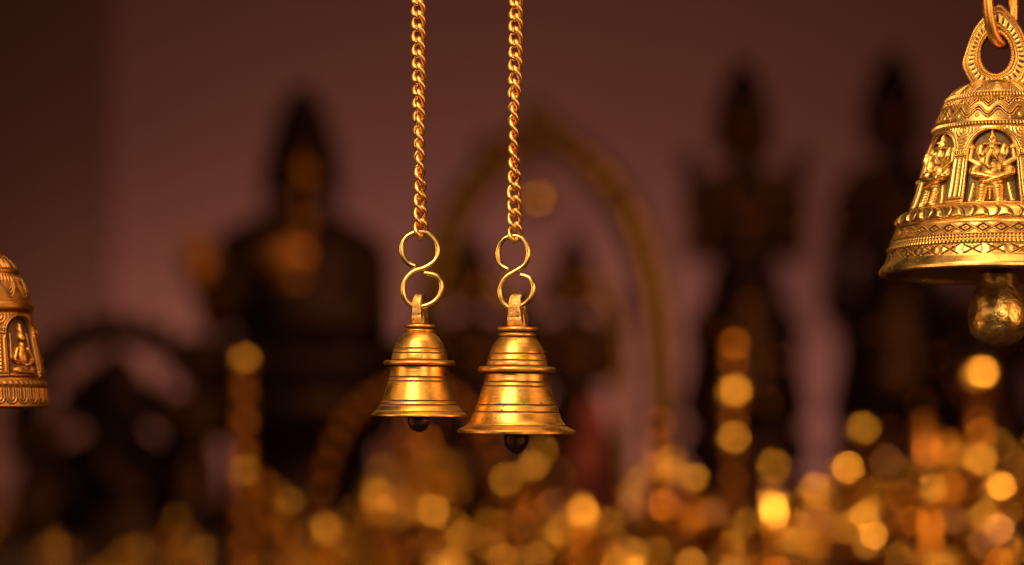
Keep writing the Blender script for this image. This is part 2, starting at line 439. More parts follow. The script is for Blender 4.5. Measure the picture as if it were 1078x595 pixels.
# S hooks ----------------------------------------------------------
def s_hook(pts, D, label, turn=0.0, k=5.176, ox=410, oy=235):
    P = []
    n = len(pts)
    for i, (zx, zy) in enumerate(pts):
        p = at(ox + zx / k, oy + zy / k, D)
        p.y += 0.0012 * math.sin(i / (n - 1) * math.pi * 2)      # the wire steps past itself
        P.append(p)
    c = at(ox + pts[0][0] / k, oy + pts[0][1] / k, D); c = sum(P, Vector()) / len(P)
    line = catmull([p - c for p in P], 7)
    o = mesh_obj('s_hook', tube(line, 2.85 * D / FPX, seg=14, name='s_hook'), M_WIRE)
    o.location = c; o.rotation_euler = (0, 0, R(turn))
    return tag(o, label, 'hook', 's hooks joining chain and bell')
s_hook([(140, 236), (100, 215), (68, 165), (66, 118), (92, 74), (150, 46), (205, 56), (248, 96), (263, 148), (244, 205), (190, 243), (130, 264), (84, 312), (74, 372), (96, 424), (140, 456), (200, 450), (256, 415), (284, 350), (260, 292), (190, 272)],
       1.008, 'figure eight brass wire hook holding the left, smaller plain bell')
s_hook([(645, 252), (605, 226), (584, 165), (606, 98), (655, 70), (708, 76), (745, 118), (755, 172), (732, 230), (680, 264), (628, 300), (600, 368), (620, 430), (668, 466), (722, 452), (772, 408), (788, 350), (765, 302), (715, 283)],
       1.0, 'figure eight brass wire hook holding the right, larger plain bell', -12)

# thin chains -------------------------------------------------------
def link_mesh(S, a, b, r, tw, seg=10, n=40, name='link'):
    pts = []
    for i in range(n):
        t = 2 * math.pi * i / n
        x = a * math.copysign(abs(math.cos(t)) ** 0.85, math.cos(t)); z = b * math.sin(t)
        th = tw * z / b
        pts.append((x * math.cos(th) * S, x * math.sin(th) * S, z * S))
    return tube(pts, r * S, closed=True, seg=seg, name=name)

def chain(path, D, phis, label, cat='chain', dims=(5.9, 9.6, 2.7), pitch=13.7, y_top=-60, group=None, mat=M_CHAIN):
    """path: [(py, px)] increasing py down to the last link bottom; phis: [(py, deg)]"""
    S = D / FPX; a, b, r = dims
    y_end = path[-1][0]
    ys = []; y = y_end - b
    while y > y_top: ys.append(y); y -= pitch
    xs = [p[1] for p in path]; yy = [p[0] for p in path]
    fx = lambda q: float(np.interp(q, yy, xs)); fp = lambda q: float(np.interp(q, [p[0] for p in phis], [p[1] for p in phis]))
    t = thing('chain', at(fx(y_end), y_end, D), label, cat, group)
    lm = link_mesh(S, a, b, r, R(-60))
    lm.materials.append(mat); lm.polygons.foreach_set('use_smooth', [True] * len(lm.polygons))
    for y in ys:
        o = bpy.data.objects.new('link', lm); COL.objects.link(o); o.parent = t
        o.location = at(fx(y), y, D) - t.location
        o.rotation_euler = (random.uniform(-.05, .05), random.uniform(-.08, .08), R(fp(y) + random.uniform(-9, 9)))
    return t
chain([(-60, 440.4), (0, 440.4), (120, 441), (200, 442), (251, 442.5)], 1.008,
      [(-60, -28), (70, -32), (110, -50), (150, -75), (200, -105), (225, -130), (250, -160)], 'thin twisted brass curb chain above the left, smaller plain bell', group='thin curb chains')
chain([(-60, 543.6), (0, 543.2), (60, 542.6), (120, 540.8), (190, 541), (254, 542)], 1.0,
      [(-60, -28), (70, -32), (95, -50), (120, -85), (175, -110), (200, -160), (254, -185)], 'thin twisted brass curb chain above the right, larger plain bell', group='thin curb chains')

# ------------------------------------------------------------------ front: carved bells
def G(x, c, wd): return np.exp(-((x - c) / wd) ** 2)
def sstep(x, a, b):
    t = np.clip((x - a) / (b - a), 0, 1); return t * t * (3 - 2 * t)
def band(x, a, b, e=0.6): return sstep(x, a - e, a + e) * (1 - sstep(x, b - e, b + e))
def tri(x): return np.abs((x % 1.0) - 0.5) * 2         # 1 at cell edge, 0 at centre
def box_blur(A, k, wrap):
    out = A.copy()
    for ax, wr in ((0, False), (1, wrap)):
        acc = np.zeros_like(out)
        for s in range(-k, k + 1):
            if ax == 1: acc += np.roll(out, s, 1)
            else:
                idx = np.clip(np.arange(out.shape[0]) + s, 0, out.shape[0] - 1); acc += out[idx]
        out = acc / (2 * k + 1)
    return out

def relief_field(prims, U, V):
    H = np.zeros_like(U); RELF = 1.0
    for p in prims:
        if p[0] == 'e':
            _, u, v, ru, rv, h = p[:6]; rot = R(p[6]) if len(p) > 6 else 0
            du, dv = U - u, V - v
            x = du * math.cos(rot) + dv * math.sin(rot); y = -du * math.sin(rot) + dv * math.cos(rot)
            d = (x / ru) ** 2 + (y / rv) ** 2
            f = h * np.sqrt(np.clip(1 - d, 0, 1))
        else:
            _, u1, v1, u2, v2, r1, r2, h = p
            du, dv = u2 - u1, v2 - v1; L2 = du * du + dv * dv + 1e-9
            t = np.clip(((U - u1) * du + (V - v1) * dv) / L2, 0, 1)
            d = np.hypot(U - u1 - t * du, V - v1 - t * dv); rr = r1 + (r2 - r1) * t
            f = h * np.sqrt(np.clip(1 - (d / rr) ** 2, 0, 1))
        H = np.maximum(H, f)
    return H

STANDING = [  # standing elephant-headed deity with crown, four arms and crossed forearms
    ('e', 0, 44, 17, 15, 2.6),                                   # back halo
    ('e', -1, 27, 13.5, 13, 7.5), ('e', 0, 37, 11, 8, 6.0),      # belly, chest
    ('e', 0, 55, 9, 9.5, 8.5), ('e', 0, 66, 6, 9, 6.5), ('e', 0, 72, 3.2, 7, 5.5), ('c', -9, 62, 9, 62, 1.6, 1.6, 8.2),
    ('e', 0, 67, 2.2, 2.6, 9.0),
    ('e', -13.5, 55, 6.2, 8.5, 5.5, 12), ('e', 13.5, 55, 6.2, 8.5, 5.5, -12),      # ears
    ('e', -13.5, 55, 3.4, 5.5, 4.8, 12), ('e', 13.5, 55, 3.4, 5.5, 4.8, -12),
    ('c', -1, 55, -4.5, 47, 4.4, 3.8, 11), ('c', -4.5, 47, -5, 40, 3.8, 3.2, 11.5), ('c', -5, 40, -2, 37, 3.0, 2.2, 11),  # trunk
    ('c', 3, 49, 6, 45, 1.7, 1.0, 9.5),                          # tusk
    ('e', 4.2, 56.5, 1.6, 1.2, 10.2), ('e', -4.6, 57, 1.4, 1.1, 10.2),
    ('c', -14, 40, -25, 46, 4.2, 3.2, 5.5), ('c', -25, 46, -24, 56, 3.2, 2.4, 5.0), ('e', -24, 59, 4, 4, 5.4), ('c', -24, 59, -27, 68, 1.5, 2.4, 3.6),
    ('c', 14, 40, 25, 46, 4.2, 3.2, 5.5), ('c', 25, 46, 24, 56, 3.2, 2.4, 5.0), ('e', 24, 59, 4, 4, 5.4), ('c', 24, 59, 27, 68, 1.5, 2.4, 3.6),
    ('e', -19, 34, 6.5, 6.5, 8.0), ('e', 19, 33, 6.8, 6.8, 8.2),                   # elbows
    ('c', -19, 31, 2, 26, 4.6, 3.2, 10.0), ('c', 19, 31, -4, 22, 4.8, 3.2, 10.6),  # forearms crossed
    ('e', 4, 26.5, 4.2, 3.0, 10.6), ('e', -7, 21.5, 4.4, 3.0, 11.0),
    ('e', -14.5, 30, 1.4, 5.2, 10.6, 20), ('e', 12.5, 29, 1.4, 5.2, 11.4, -20),    # bracelets
    ('c', -9, 16, -10, 2, 6.4, 4.6, 7.0), ('c', 6, 16, 7, 2, 6.4, 4.6, 7.0),       # legs
    ('e', -12, 1.2, 6, 2.6, 6.6), ('e', 9, 1.2, 6, 2.6, 6.6),
    ('c', -1.5, 15, -1.5, 3, 2.4, 1.6, 5.0),
    ('c', 17, 20, 20, 3, 2.4, 3.0, 3.6), ('c', -19, 20, -21, 3, 2.4, 3.0, 3.6),
]
SEATED = [
    ('e', 0, 9, 15, 6, 6.0), ('e', -9, 7.5, 8, 5, 7.5, 10), ('e', 9, 7.5, 8, 5, 7.5, -10), ('c', -10, 6, 8, 4, 3, 2.6, 8),
    ('e', 0, 22, 8, 12, 6.5), ('e', 0, 33, 4, 5, 5.5), ('e', 0, 41, 5.4, 6.6, 7.0), ('e', 0, 48, 3.6, 6, 5.5), ('e', 0, 53, 1.8, 4, 4.4),
    ('c', -8, 29, -13, 18, 3.2, 2.8, 5.5), ('c', -13, 18, -4, 13, 2.8, 2.2, 7), ('c', 8, 29, 13, 18, 3.2, 2.8, 5.5), ('c', 13, 18, 4, 13, 2.8, 2.2, 7),
    ('e', 0, 12.5, 4, 2.2, 8.5), ('e', 0, 41, 1.1, 1.8, 8.4),
    ('c', -18, 2, 18, 2, 2.6, 2.6, 5.0), ('c', -14, 45, -15, 20, 1.2, 1.2, 1.5), ('c', 14, 45, 15, 20, 1.2, 1.2, 1.5),
]

def carved_bell(px, py, D, prof, bands, n_niche, first_deg, niche, fig, fig_kind, label, tilt, mat, n_th, step, inner_off, rotz=0, extra=None):
    """bell body as a lathe whose surface carries carved relief; figures are high-relief parts"""
    S = D / FPX
    t = thing('brass_bell', at(px, py, D), label, 'bell', 'carved brass bells')
    t.rotation_euler = tilt
    P = resample(dense(prof, 10), step)
    r0, z0 = P[:, 0], P[:, 1]
    th = np.linspace(0, 2 * np.pi, n_th, endpoint=False)
    TH, Z = np.meshgrid(th, z0); RR = np.repeat(r0[:, None], n_th, 1)
    off = bands(TH, Z)
    # niches: angle measured so that -90 deg faces the camera (-Y)
    zb, zt, half_deg = niche
    pitch = 2 * math.pi / n_niche
    ang = (TH + math.pi / 2 - R(first_deg) + pitch / 2) % pitch - pitch / 2     # angle from nearest niche centre
    x = ang * RR
    hw = math.radians(half_deg) * RR
    mid = zt - hw * 1.0
    arch = np.where(Z < mid, np.abs(x) / hw, np.hypot(x, (Z - mid) * hw / np.maximum(zt - mid, 1)) / hw)
    inside = band(Z, zb, zt + 4, 0.5)
    rec = (1 - sstep(arch, 0.93, 1.0)) * sstep(Z, zb - 0.4, zb + 0.6)
    z_on = sstep(Z, zb - 1, zb) * (1 - sstep(Z, zt, zt + 1.5))
    off = off - niche_depth * rec * z_on
    off += 1.5 * G(arch, 1.06, 0.045) * z_on * (Z > mid - 3) + 0.8 * G(arch, 1.17, 0.03) * z_on * (Z > mid)
    # pillars between niches
    ped = pitch * RR / 2 - np.abs(x)                # distance from pillar centre line
    pw = (pitch / 2) * RR - hw
    q = np.clip(ped / np.maximum(pw, .5), 0, 3)
    shaft = (q < 0.78) & (Z > zb + 6) & (Z < mid.mean() - 4)
    off += shaft * (1.3 + 0.45 * np.cos(q * 10.0) + 0.25 * np.sin(Z * 1.6) * (q < 0.25))
    for zc, hh in ((zb + 2.2, 1.6), (zb + 5.2, 1.1), (float(mid.mean()) - 3.0, 1.0), (float(mid.mean()) - 0.4, 1.2), (float(mid.mean()) + 5.5, 1.5)):
        off += 1.5 * np.sqrt(np.clip(1 - ((Z - zc) / hh) ** 2, 0, 1)) * (q < 0.98)
    cap = band(Z, mid.mean() + 0.8, mid.mean() + 4.5, .3) * (q < 0.95)
    off += cap * (0.9 + 0.5 * np.sign(np.sin(x * 3.0 / 1.0)))
    # spandrel scrolls above the pillars
    sp = (Z > mid.mean() + 7) & (Z < zt + 3) & (arch > 1.22)
    d1 = np.hypot(ped * 1.0, (Z - (zt - 0)) * 1.0)
    off += sp * 0.7 * (0.5 + 0.5 * np.cos(d1 * 1.7))
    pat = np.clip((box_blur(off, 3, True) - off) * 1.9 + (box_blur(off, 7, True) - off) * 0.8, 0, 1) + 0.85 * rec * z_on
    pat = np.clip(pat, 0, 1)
    R2 = (RR + off) * S
    V = np.stack([R2 * np.cos(TH), R2 * np.sin(TH), Z * S], -1).reshape(-1, 3)
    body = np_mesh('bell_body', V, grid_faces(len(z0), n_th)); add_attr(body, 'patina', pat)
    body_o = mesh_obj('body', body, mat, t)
    # inside wall closes the bell
    inn = [(max(r - inner_off, 1), max(z - 1.5, 1.2)) for r, z in P[::10] if z < z0.max() * 0.96]
    inn = [(r0[0] + 0.2, z0[0] - 0.02), (r0[0] - 2, z0[0] - 0.2)] + [(r0[0] - inner_off, 1.2)] + inn[1:] + [(0.05, inn[-1][1] + 1)]
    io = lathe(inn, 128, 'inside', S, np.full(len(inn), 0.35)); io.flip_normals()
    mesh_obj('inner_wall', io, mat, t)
    # high relief figures
    if fig:
        fw, fh, fz, scale = fig_kind
        nu, nv = int(fw * 2 / 0.42), int(fh / 0.42)
        u = np.linspace(-fw, fw, nu); v = np.linspace(-2, fh, nv)
        U, Vv = np.meshgrid(u, v)
        H = relief_field(fig, U, Vv)
        if fig is STANDING:
            legs = (Vv > 3) & (Vv < 18) & (np.abs(U + 1.5) < 15)
            H = H + legs * (H > 3) * 0.55 * np.sin(Vv * 2.1)
            crown = (Vv > 60) & (np.abs(U) < 9) & (H > 3)
            H = H + crown * 0.4 * np.sin(U * 2.0) * np.sin(Vv * 1.3)
            neck = G(np.hypot(U, (Vv - 44) * 1.2), 9, 0.7) * (Vv < 44) * 1.0
            H = H + neck * (H > 3)
        H0 = H
        pf = np.clip((box_blur(H, 2, False) - H) * 0.7 + (box_blur(H, 7, False) - H) * 0.22 + 0.45 * (H < 1.2), 0, 1)
        zz = fz + Vv * scale
        rb = np.interp(zz, z0, r0) - niche_depth - 0.6
        keep = (H0 > 0.15)
        for k in range(n_niche):
            a0 = R(first_deg) - math.pi / 2 + k * pitch
            A = a0 + U * scale / np.interp(fz + 30, z0, r0)
            Rf = (rb + H * scale) * S
            VV = np.stack([Rf * np.cos(A), Rf * np.sin(A), zz * S], -1).reshape(-1, 3)
            F = grid_faces(nv, nu, False)
            kf = keep.ravel()[F].any(1); F = F[kf]
            used = np.unique(F); remap = np.zeros(len(VV), int); remap[used] = np.arange(len(used))
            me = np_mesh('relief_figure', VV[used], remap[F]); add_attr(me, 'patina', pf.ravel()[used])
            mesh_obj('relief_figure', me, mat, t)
    return t, S, P

niche_depth = 5.0
prof_r = [
    ('l', [(121.5, 0.0), (123.6, 0.6), (124.4, 2.0), (124.2, 4.5)]),
    ('s', [(123.6, 6), (120.4, 10), (117.4, 14), (115.6, 19), (114.2, 25)]),
    ('s', [(115.4, 25.4), (116.0, 27.0), (115.0, 29)]),
    ('s', [(113.4, 29.6), (111.2, 36), (108.2, 42), (106.2, 47.4)]),
    ('s', [(106.8, 48), (106.6, 50.2), (104.6, 50.8)]),
    ('s', [(104.4, 51), (105.2, 55), (102.0, 61), (96.4, 66), (92.6, 68.6)]),
    ('s', [(92.2, 69), (88.8, 76), (84.0, 90), (78.6, 110), (73.2, 130), (68.4, 146), (67.0, 151)]),
    ('s', [(68.2, 151.6), (68.9, 154), (67.6, 156.6)]),
    ('s', [(65.8, 157), (61.6, 167), (57.4, 176), (53.4, 183.4)]),
    ('s', [(54.4, 184), (54.6, 186.4), (52.6, 189)]),
    ('s', [(50.6, 189.6), (45.6, 195), (38.0, 200.2), (28.0, 204.6), (16, 207), (0.2, 208)])]

def bands_right(TH, Z):
    o = np.zeros_like(Z); T = TH / (2 * math.pi)
    o += 0.25 * np.sin(T * 2 * math.pi * 9) * G(Z, 8, 6) * 0.3
    # leaf marks above lip
    u = T * 30; m = band(Z, 15, 24)
    x = (u % 1) - .5; y = (Z - 19.5) / 4.5
    o -= m * 1.8 * (G(np.abs(x) * 2.2 - np.abs(y) * 0.8, 0.0, 0.13) * (np.abs(x) < 0.42))
    o += m * 0.5 * G(np.hypot(x * 3, y), 1.0, 0.3)
    # fine bead lines
    o += band(Z, 25.2, 29, .3) * 0.5 * np.cos(T * 2 * math.pi * 170)
    # small braid
    m = band(Z, 30, 35.6, .3)
    o += m * 0.9 * np.sin(2 * math.pi * T * 90 + (Z - 33) * 1.0) * np.sin(2 * math.pi * T * 90 - (Z - 33) * 1.0)
    # diamonds
    m = band(Z, 36.6, 47.2, .3); u = T * 38; x = tri(u); y = np.abs(Z - 42) / 5.2
    d = (1 - x) * 0 + np.abs(((u % 1) - .5) * 2) + y
    o += m * (1.9 * G(d, 0.35, 0.2) + 1.7 * G(d, 1.02, 0.12) - 0.9 * G(d, 0.72, 0.12))
    o += 0.8 * G(Z, 36.2, .5)
    # leaf rope
    m = band(Z, 52, 67.4, .6); yy = (Z - 59.7) / 7.7
    ph = T * 27 + 0.32 * np.abs(yy) ** 1.3 * np.sign(yy) * 1.0 + 0.25 * yy ** 2
    f = (ph % 1)
    o += m * 3.8 * (np.clip(1 - yy ** 2, 0, 1) ** .6) * (np.clip(f * 1.35, 0, 1) * (1 - sstep(f, 0.80, 0.98))) 
    o -= m * 1.6 * G(f, 0.45 + 0.25 * yy, 0.06) * (np.abs(yy) < .7)
    # beads above niche and on shoulder
    o += band(Z, 151.6, 156.6, .3) * 0.7 * np.cos(T * 2 * math.pi * 120)
    o += band(Z, 184, 189, .3) * 0.7 * np.cos(T * 2 * math.pi * 100)
    # scroll band: wave with chevrons above, eyes below
    m = band(Z, 158, 183, .4); u = T * 18; x = ((u % 1) - .5)
    wave = 166 + 4.2 * np.cos(2 * math.pi * u)
    o += m * (2.2 * G(Z, wave, 0.9) + 1.8 * G(Z, wave + 3.4, 0.8))
    chev = 183 - 9.5 * (1 - np.abs(x) * 2) 
    o += m * (2.2 * G(Z, chev, 1.0) + 1.7 * G(Z, chev + 3.6, 0.8)) * (Z > 172)
    o += m * 1.6 * np.clip(1 - np.hypot((((u + .5) % 1) - .5) * 11, (Z - 163.5) / 1.0 / 2.4), 0, 1) ** .5
    o += m * 0.9 * np.clip(1 - np.hypot(x * 14, (Z - 162) / 3.2), 0, 1) ** .5
    o += m * 0.5 * np.sin(T * 2 * math.pi * 110) * (Z > 178)
    # shoulder petals
    m = band(Z, 190.4, 204, .5); u = T * 16; x = (u % 1) - .5; d = np.hypot(x * 2.2, (Z - 190) / 12)
    o += m * (1.5 * G(d, 0.92, 0.10) + 0.9 * G(d, 0.62, .08) + .7 * (d < .3))
    return o

bell_r, S_r, P_r = carved_bell(1050.5, 291, 1.022, prof_r, bands_right, 7, -15.5, (70.0, 147.5, 19.6), STANDING, (32, 80, 69.5, 1.0),
    'large ornate carved brass bell with standing elephant-headed figures and a round clapper', (R(-2.0), R(0.6), 0), M_CARVED, 1500, 0.42, 5)

# leaf-shaped hanging loop, hatched
def leaf_loop(S, outline, hc, hr, thick, name, n=280, nr=46):
    O = catmull([(x, z, 0) for x, z in outline + [outline[0]]], 24)[:-1]
    O = np.array([(p.x, p.y) for p in O])
    ang = np.arctan2(O[:, 1] - hc[1], O[:, 0] - hc[0]); idx = np.argsort(ang); ang = ang[idx]; O = O[idx]
    rad = np.hypot(O[:, 0] - hc[0], O[:, 1] - hc[1])
    A = np.linspace(-np.pi, np.pi, n, endpoint=False)
    Ro = np.interp(A, np.r_[ang - 2 * np.pi, ang, ang + 2 * np.pi], np.r_[rad, rad, rad])
    Rh = 1 / np.sqrt((np.cos(A) / hr[0]) ** 2 + (np.sin(A) / hr[1]) ** 2)
    rows = []; pats = []
    tt = np.linspace(0, 1, nr)
    def depth(t, A):
        h = thick * 0.5 * np.ones_like(A)
        h = h + 1.2 * G(t, 0.10, 0.05) - 1.0 * G(t, 0.2, 0.03) + 0.9 * G(t, 0.27, .03) - 0.9 * G(t, .34, .025)
        h = h + 1.0 * G(t, 0.92, 0.05) - 1.0 * G(t, 0.82, 0.03) + .8 * G(t, .76, .03) - .8 * G(t, .70, .025)
        h = h - 1.1 * band(np.full_like(A, t), 0.40, 0.64, .03) * (np.sin(A * 34) > 0.35)
        h = h + 0.5 * band(np.full_like(A, t), 0.05, 0.15, .03) * np.sin(A * 40)
        edge = min(t, 1 - t)
        h = h - 1.6 * max(0, 1 - edge / 0.05) ** 2
        return h
    front = []; back = []
    for t in tt:
        r = Rh + (Ro - Rh) * t
        x = hc[0] + r * np.cos(A); z = hc[1] + r * np.sin(A); d = depth(t, A)
        front.append(np.stack([x, -d, z], -1)); back.append(np.stack([x, d, z], -1))
        pats.append(np.clip((thick * .5 - d) * 0.9, 0, 1))
    rings = front + back[::-1]; pp = pats + pats[::-1]
    V = np.concatenate(rings) * S
    F = grid_faces(len(rings), n, True, True)
    me = np_mesh(name, V, F[:, ::-1]); add_attr(me, 'patina', np.concatenate(pp)); return me
# outline relative to the bell axis (x) and rim (z)
ol = [(-26, 203), (-31, 212), (-36, 225), (-33, 238), (-24, 262), (-12, 277), (2, 289), (16, 277), (26, 262), (34, 240), (37, 225), (32, 212), (26, 203), (0, 199)]
lo = mesh_obj('hanging_loop', leaf_loop(S_r, ol, (-1.0, 236), (15.5, 21), 12, 'hanging_loop'), M_CARVED, bell_r)
lo.rotation_euler = (0, 0, R(-14)); 
clap_r = [(0.01, -74), (8, -73.2), (17, -70), (24.5, -64), (29.3, -55), (31.2, -45), (30.8, -36), (28.4, -26), (24.5, -16), (21.5, -7), (20, 4), (12, 10), (5, 13), (3.5, 40), (3.5, 150), (0.01, 150.5)]
clap_r = dense([('s', clap_r[:11])], 4) + clap_r[11:]
cl = mesh_obj('clapper', lumpy_sphere(clap_r, S_r, 0.9, 0.06, 'clapper', 72), M_CLAP, bell_r)
cl.rotation_euler = (R(2), 0, 0)

# heavy chain of the ornate bell
def heavy_chain(D, S, base, label, rots, dims, pitch, y0, x0, lean=0):
    a, b, r = dims
    t = thing('chain', base, label, 'chain', 'heavy chains of the carved bells')
    lm = link_mesh(S, a, b, r, 0.0, seg=8, n=56, name='heavy_link')
    lm.materials.append(M_RING); lm.polygons.foreach_set('use_smooth', [True] * len(lm.polygons))
    for i, rz in enumerate(rots):
        o = bpy.data.objects.new('link', lm); COL.objects.link(o); o.parent = t
        o.location = at(x0 + lean * i, y0 - i * pitch, D) - t.location
        o.rotation_euler = (0, R(-4 if i == 0 else 3), R(rz))
        bv = o.modifiers.new('s', 'SUBSURF'); bv.levels = 1; bv.render_levels = 1
    return t
heavy_chain(1.024, S_r, at(1050, 50, 1.024), 'heavy brass link chain passing through the leaf-shaped loop of the right carved bell',
            (38, -52, 38), (20, 44, 6.6), 76, 3, 1053)

# left carved bell --------------------------------------------------
prof_l = [
    ('l', [(63.4, 0.0), (65.0, 0.6), (65.2, 2.0)]),
    ('s', [(64.6, 3), (63.4, 10), (62.2, 18), (61.6, 22)]),
    ('s', [(62.8, 22.4), (63.2, 25), (61.2, 28)]),
    ('s', [(59.8, 28.4), (57.6, 45), (53.6, 65), (49.4, 85), (46.6, 99)]),
    ('s', [(47.4, 100), (49.2, 103), (49.4, 107), (47.4, 110.6), (45.4, 112)]),
    ('s', [(45.0, 112.4), (42.8, 122), (38.4, 132), (33.6, 141)]),
    ('s', [(34.4, 141.6), (34.4, 144.4), (32.0, 146)]),
    ('s', [(31.0, 146.4), (26.0, 153), (18.0, 160), (10.0, 166), (7, 169)]),
    ('l', [(7, 170), (0.2, 170.4)])]
def bands_left(TH, Z):
    o = np.zeros_like(Z); T = TH / (2 * math.pi)
    m = band(Z, 3, 20, .4); u = T * 30; x = (u % 1) - .5
    d = np.hypot(x * 2.0, np.maximum(0, (10.5 - Z)) / 7.5)
    o += m * (1.3 * G(d, 0.80, 0.14) + 0.9 * G(d, 0.36, .14))
    o += 0.6 * G(Z, 21, .5) + band(Z, 22.6, 27.6, .3) * 0.3 * np.cos(T * 2 * math.pi * 60)
    m = band(Z, 113, 140, .4); u = T * 12; x = (u % 1) - .5
    wave = 126 + 7 * np.cos(2 * math.pi * u)
    o += m * (1.3 * G(Z, wave, 1.0) + 1.0 * G(Z, wave + 4, .8) + 1.0 * G(Z, wave - 4, .8))
    o += m * .5 * np.sin(T * 2 * math.pi * 60) * G(Z, 135, 3)
    m = band(Z, 147, 165, .4); u = T * 10; x = (u % 1) - .5; d = np.hypot(x * 2.2, (Z - 147) / 16)
    o += m * (1.2 * G(d, 0.9, 0.10) + 0.9 * G(d, 0.6, .08))
    return o
niche_depth = 4.0
bell_k, S_k, P_k = carved_bell(-14.5, 429.5, 1.035, prof_l, bands_left, 6, 57, (31.0, 95.0, 22), SEATED, (19, 60, 31.5, 1.0),
    'aged carved brass bell with seated figures in niches, cut off at the left edge', (R(-1.0), R(-0.5), 0), M_CARVED2, 900, 0.45, 4)
bell_k['group'] = 'carved brass bells'
lp = []
for i in range(36):
    a = 2 * math.pi * i / 36; lp.append((9.5 * math.cos(a) * S_k, 0, (178 + 11 * math.sin(a)) * S_k))
mesh_obj('hanging_loop', tube(lp, 3.2 * S_k, closed=True, seg=12, name='hanging_loop'), M_CARVED2, bell_k)
clk = mesh_obj('clapper', lathe(dense([('s', [(0.01, -6), (6, -4), (10, 3), (8, 10), (3, 14)]), ('l', [(2, 120), (0.01, 121)])], 4), 32, 'clapper', S_k), M_CLAP, bell_k)

# ------------------------------------------------------------------ behind: statues and brassware
exec_bg = True
def seg_lathe(pts, S=1.0, seg=40, n=6, name='turned'):
    return lathe(dense([('s', pts)], n), seg, name, S)

def ball_profile(balls, stem, base):
    """turned lamp stand: base radius, stem radius, balls [(z, r)] """
    pts = [(0.001, 0.0), (base, 0.0), (base, 0.004), (base * 0.7, 0.010), (stem, 0.02)]
    for z, r in balls:
        pts.append((stem, z - math.sqrt(max(r * r - stem * stem, 1e-9))))
        for k in range(1, 16):
            a = -math.pi / 2 + math.pi * k / 16
            if r * math.cos(a) > stem: pts.append((r * math.cos(a), z + r * math.sin(a)))
        pts.append((stem, z + math.sqrt(max(r * r - stem * stem, 1e-9))))
    return pts

def ball_stand(px, D, balls, label, mat_stem, mat_ball, stem_px=9, base_px=34, group='lamp stands with polished globes', top=None):
    """balls: [(py, radius_px)] bottom to top"""
    S = D / FPX
    base = at(px, 400, D); base.z = TABLE_Z
    t = thing('lamp_stand', base, label, 'lamp stand', group)
    ztop = at(px, balls[-1][0], D).z - TABLE_Z
    pts = [(0.0002, 0), (base_px * S, 0), (base_px * S, 0.006), (base_px * .6 * S, 0.014), (stem_px * S * 1.6, 0.02), (stem_px * S, 0.03)]
    z = 0.045
    while z < ztop - 0.02:
        pts += [(stem_px * S, z), (stem_px * 1.35 * S, z + 0.005), (stem_px * S, z + 0.010)]; z += 0.035
    pts += [(stem_px * S * .8, ztop), (0.0002, ztop)]
    mesh_obj('stem', lathe(pts, 32, 'stem'), mat_stem, t)
    for bi, (py, r) in enumerate(balls):
        mb_ = mat_ball if (bi + int(px)) % 3 != 1 else M_AMBER
        zz = at(px, py, D).z - TABLE_Z
        bl = [(max(0.0002, r * S * math.cos(a)), r * S * math.sin(a)) for a in np.linspace(-math.pi / 2, math.pi / 2, 17)]
        o = mesh_obj('globe', lathe(bl, 32, 'globe'), mb_, t); o.location = (0, 0, zz)
    return t

# large seated statue (dark) -------------------------------------------------
def px_blob(D, cx, prims, voxel_px, name):
    """prims written in photo pixels (x, depth_px, y); returns mesh around base point on the table"""
    S = D / FPX; base = at(cx, 400, D); base.z = TABLE_Z
    def cv(p):
        q = at(p[0], p[2], D) - base; q.y += p[1] * S; return q
    out = []
    for p in prims:
        if p[0] == 'e':
            out.append(('e', cv(p[1]), tuple(r * S for r in p[2])) + tuple(p[3:]))
        else:
            out.append(('c', cv(p[1]), cv(p[2]), p[3] * S, p[4] * S))
    return blob(out, voxel_px * S, name), base

D = 3.84
parts = []
robe, base = px_blob(D, 318, [
    ('e', (318, 0, 330), (70, 45, 85)), ('e', (318, 0, 284), (72, 40, 46)), ('e', (388, -5, 300), (24, 26, 55)),
    ('c', (250, 0, 265), (236, -20, 320), 26, 20), ('c', (388, -5, 320), (330, -45, 372), 22, 16),
    ('e', (318, -25, 384), (128, 60, 36)), ('c', (318, 2, 226), (250, 2, 262), 20, 24), ('c', (318, 2, 226), (384, 2, 268), 20, 24), ('c', (240, 0, 276), (230, 4, 330), 16, 24), ('c', (388, 0, 276), (392, 4, 345), 24, 22), ('e', (225, -40, 378), (38, 40, 24)), ('e', (410, -40, 378), (38, 40, 24)),
    ('c', (318, 0, 250), (318, 0, 215), 24, 20)], 4, 'robe')
bd = thing('seated_statue', base, 'large dark bronze seated statue with pointed hair knot and raised hand, blurred at left', 'statue')
mesh_obj('robe', robe, M_DARK, bd)
m, _ = px_blob(D, 318, [('e', (318, -14, 188), (27, 28, 40)), ('e', (318, -40, 192), (4, 7, 9)), ('e', (318, -36, 212), (10, 5, 4)), ('e', (318, -38, 176), (16, 4, 3)), ('c', (318, -4, 220), (318, -2, 245), 19, 22)], 2.2, 'head')
mesh_obj('head', m, M_BROWN, bd)
m, _ = px_blob(D, 318, [('e', (318, 8, 170), (40, 36, 46)), ('e', (318, 6, 130), (30, 26, 28)), ('e', (318, 6, 108), (16, 14, 18)), ('e', (281, 2, 200), (6, 9, 26)), ('e', (355, 2, 200), (6, 9, 26))], 3, 'hair')
mesh_obj('hair', m, M_DARK, bd)
m, _ = px_blob(D, 318, [('e', (298, -34, 272), (36, 12, 26)), ('e', (312, -32, 300), (26, 10, 16))], 2.5, 'bare_chest')
mesh_obj('bare_chest', m, M_BROWN, bd)
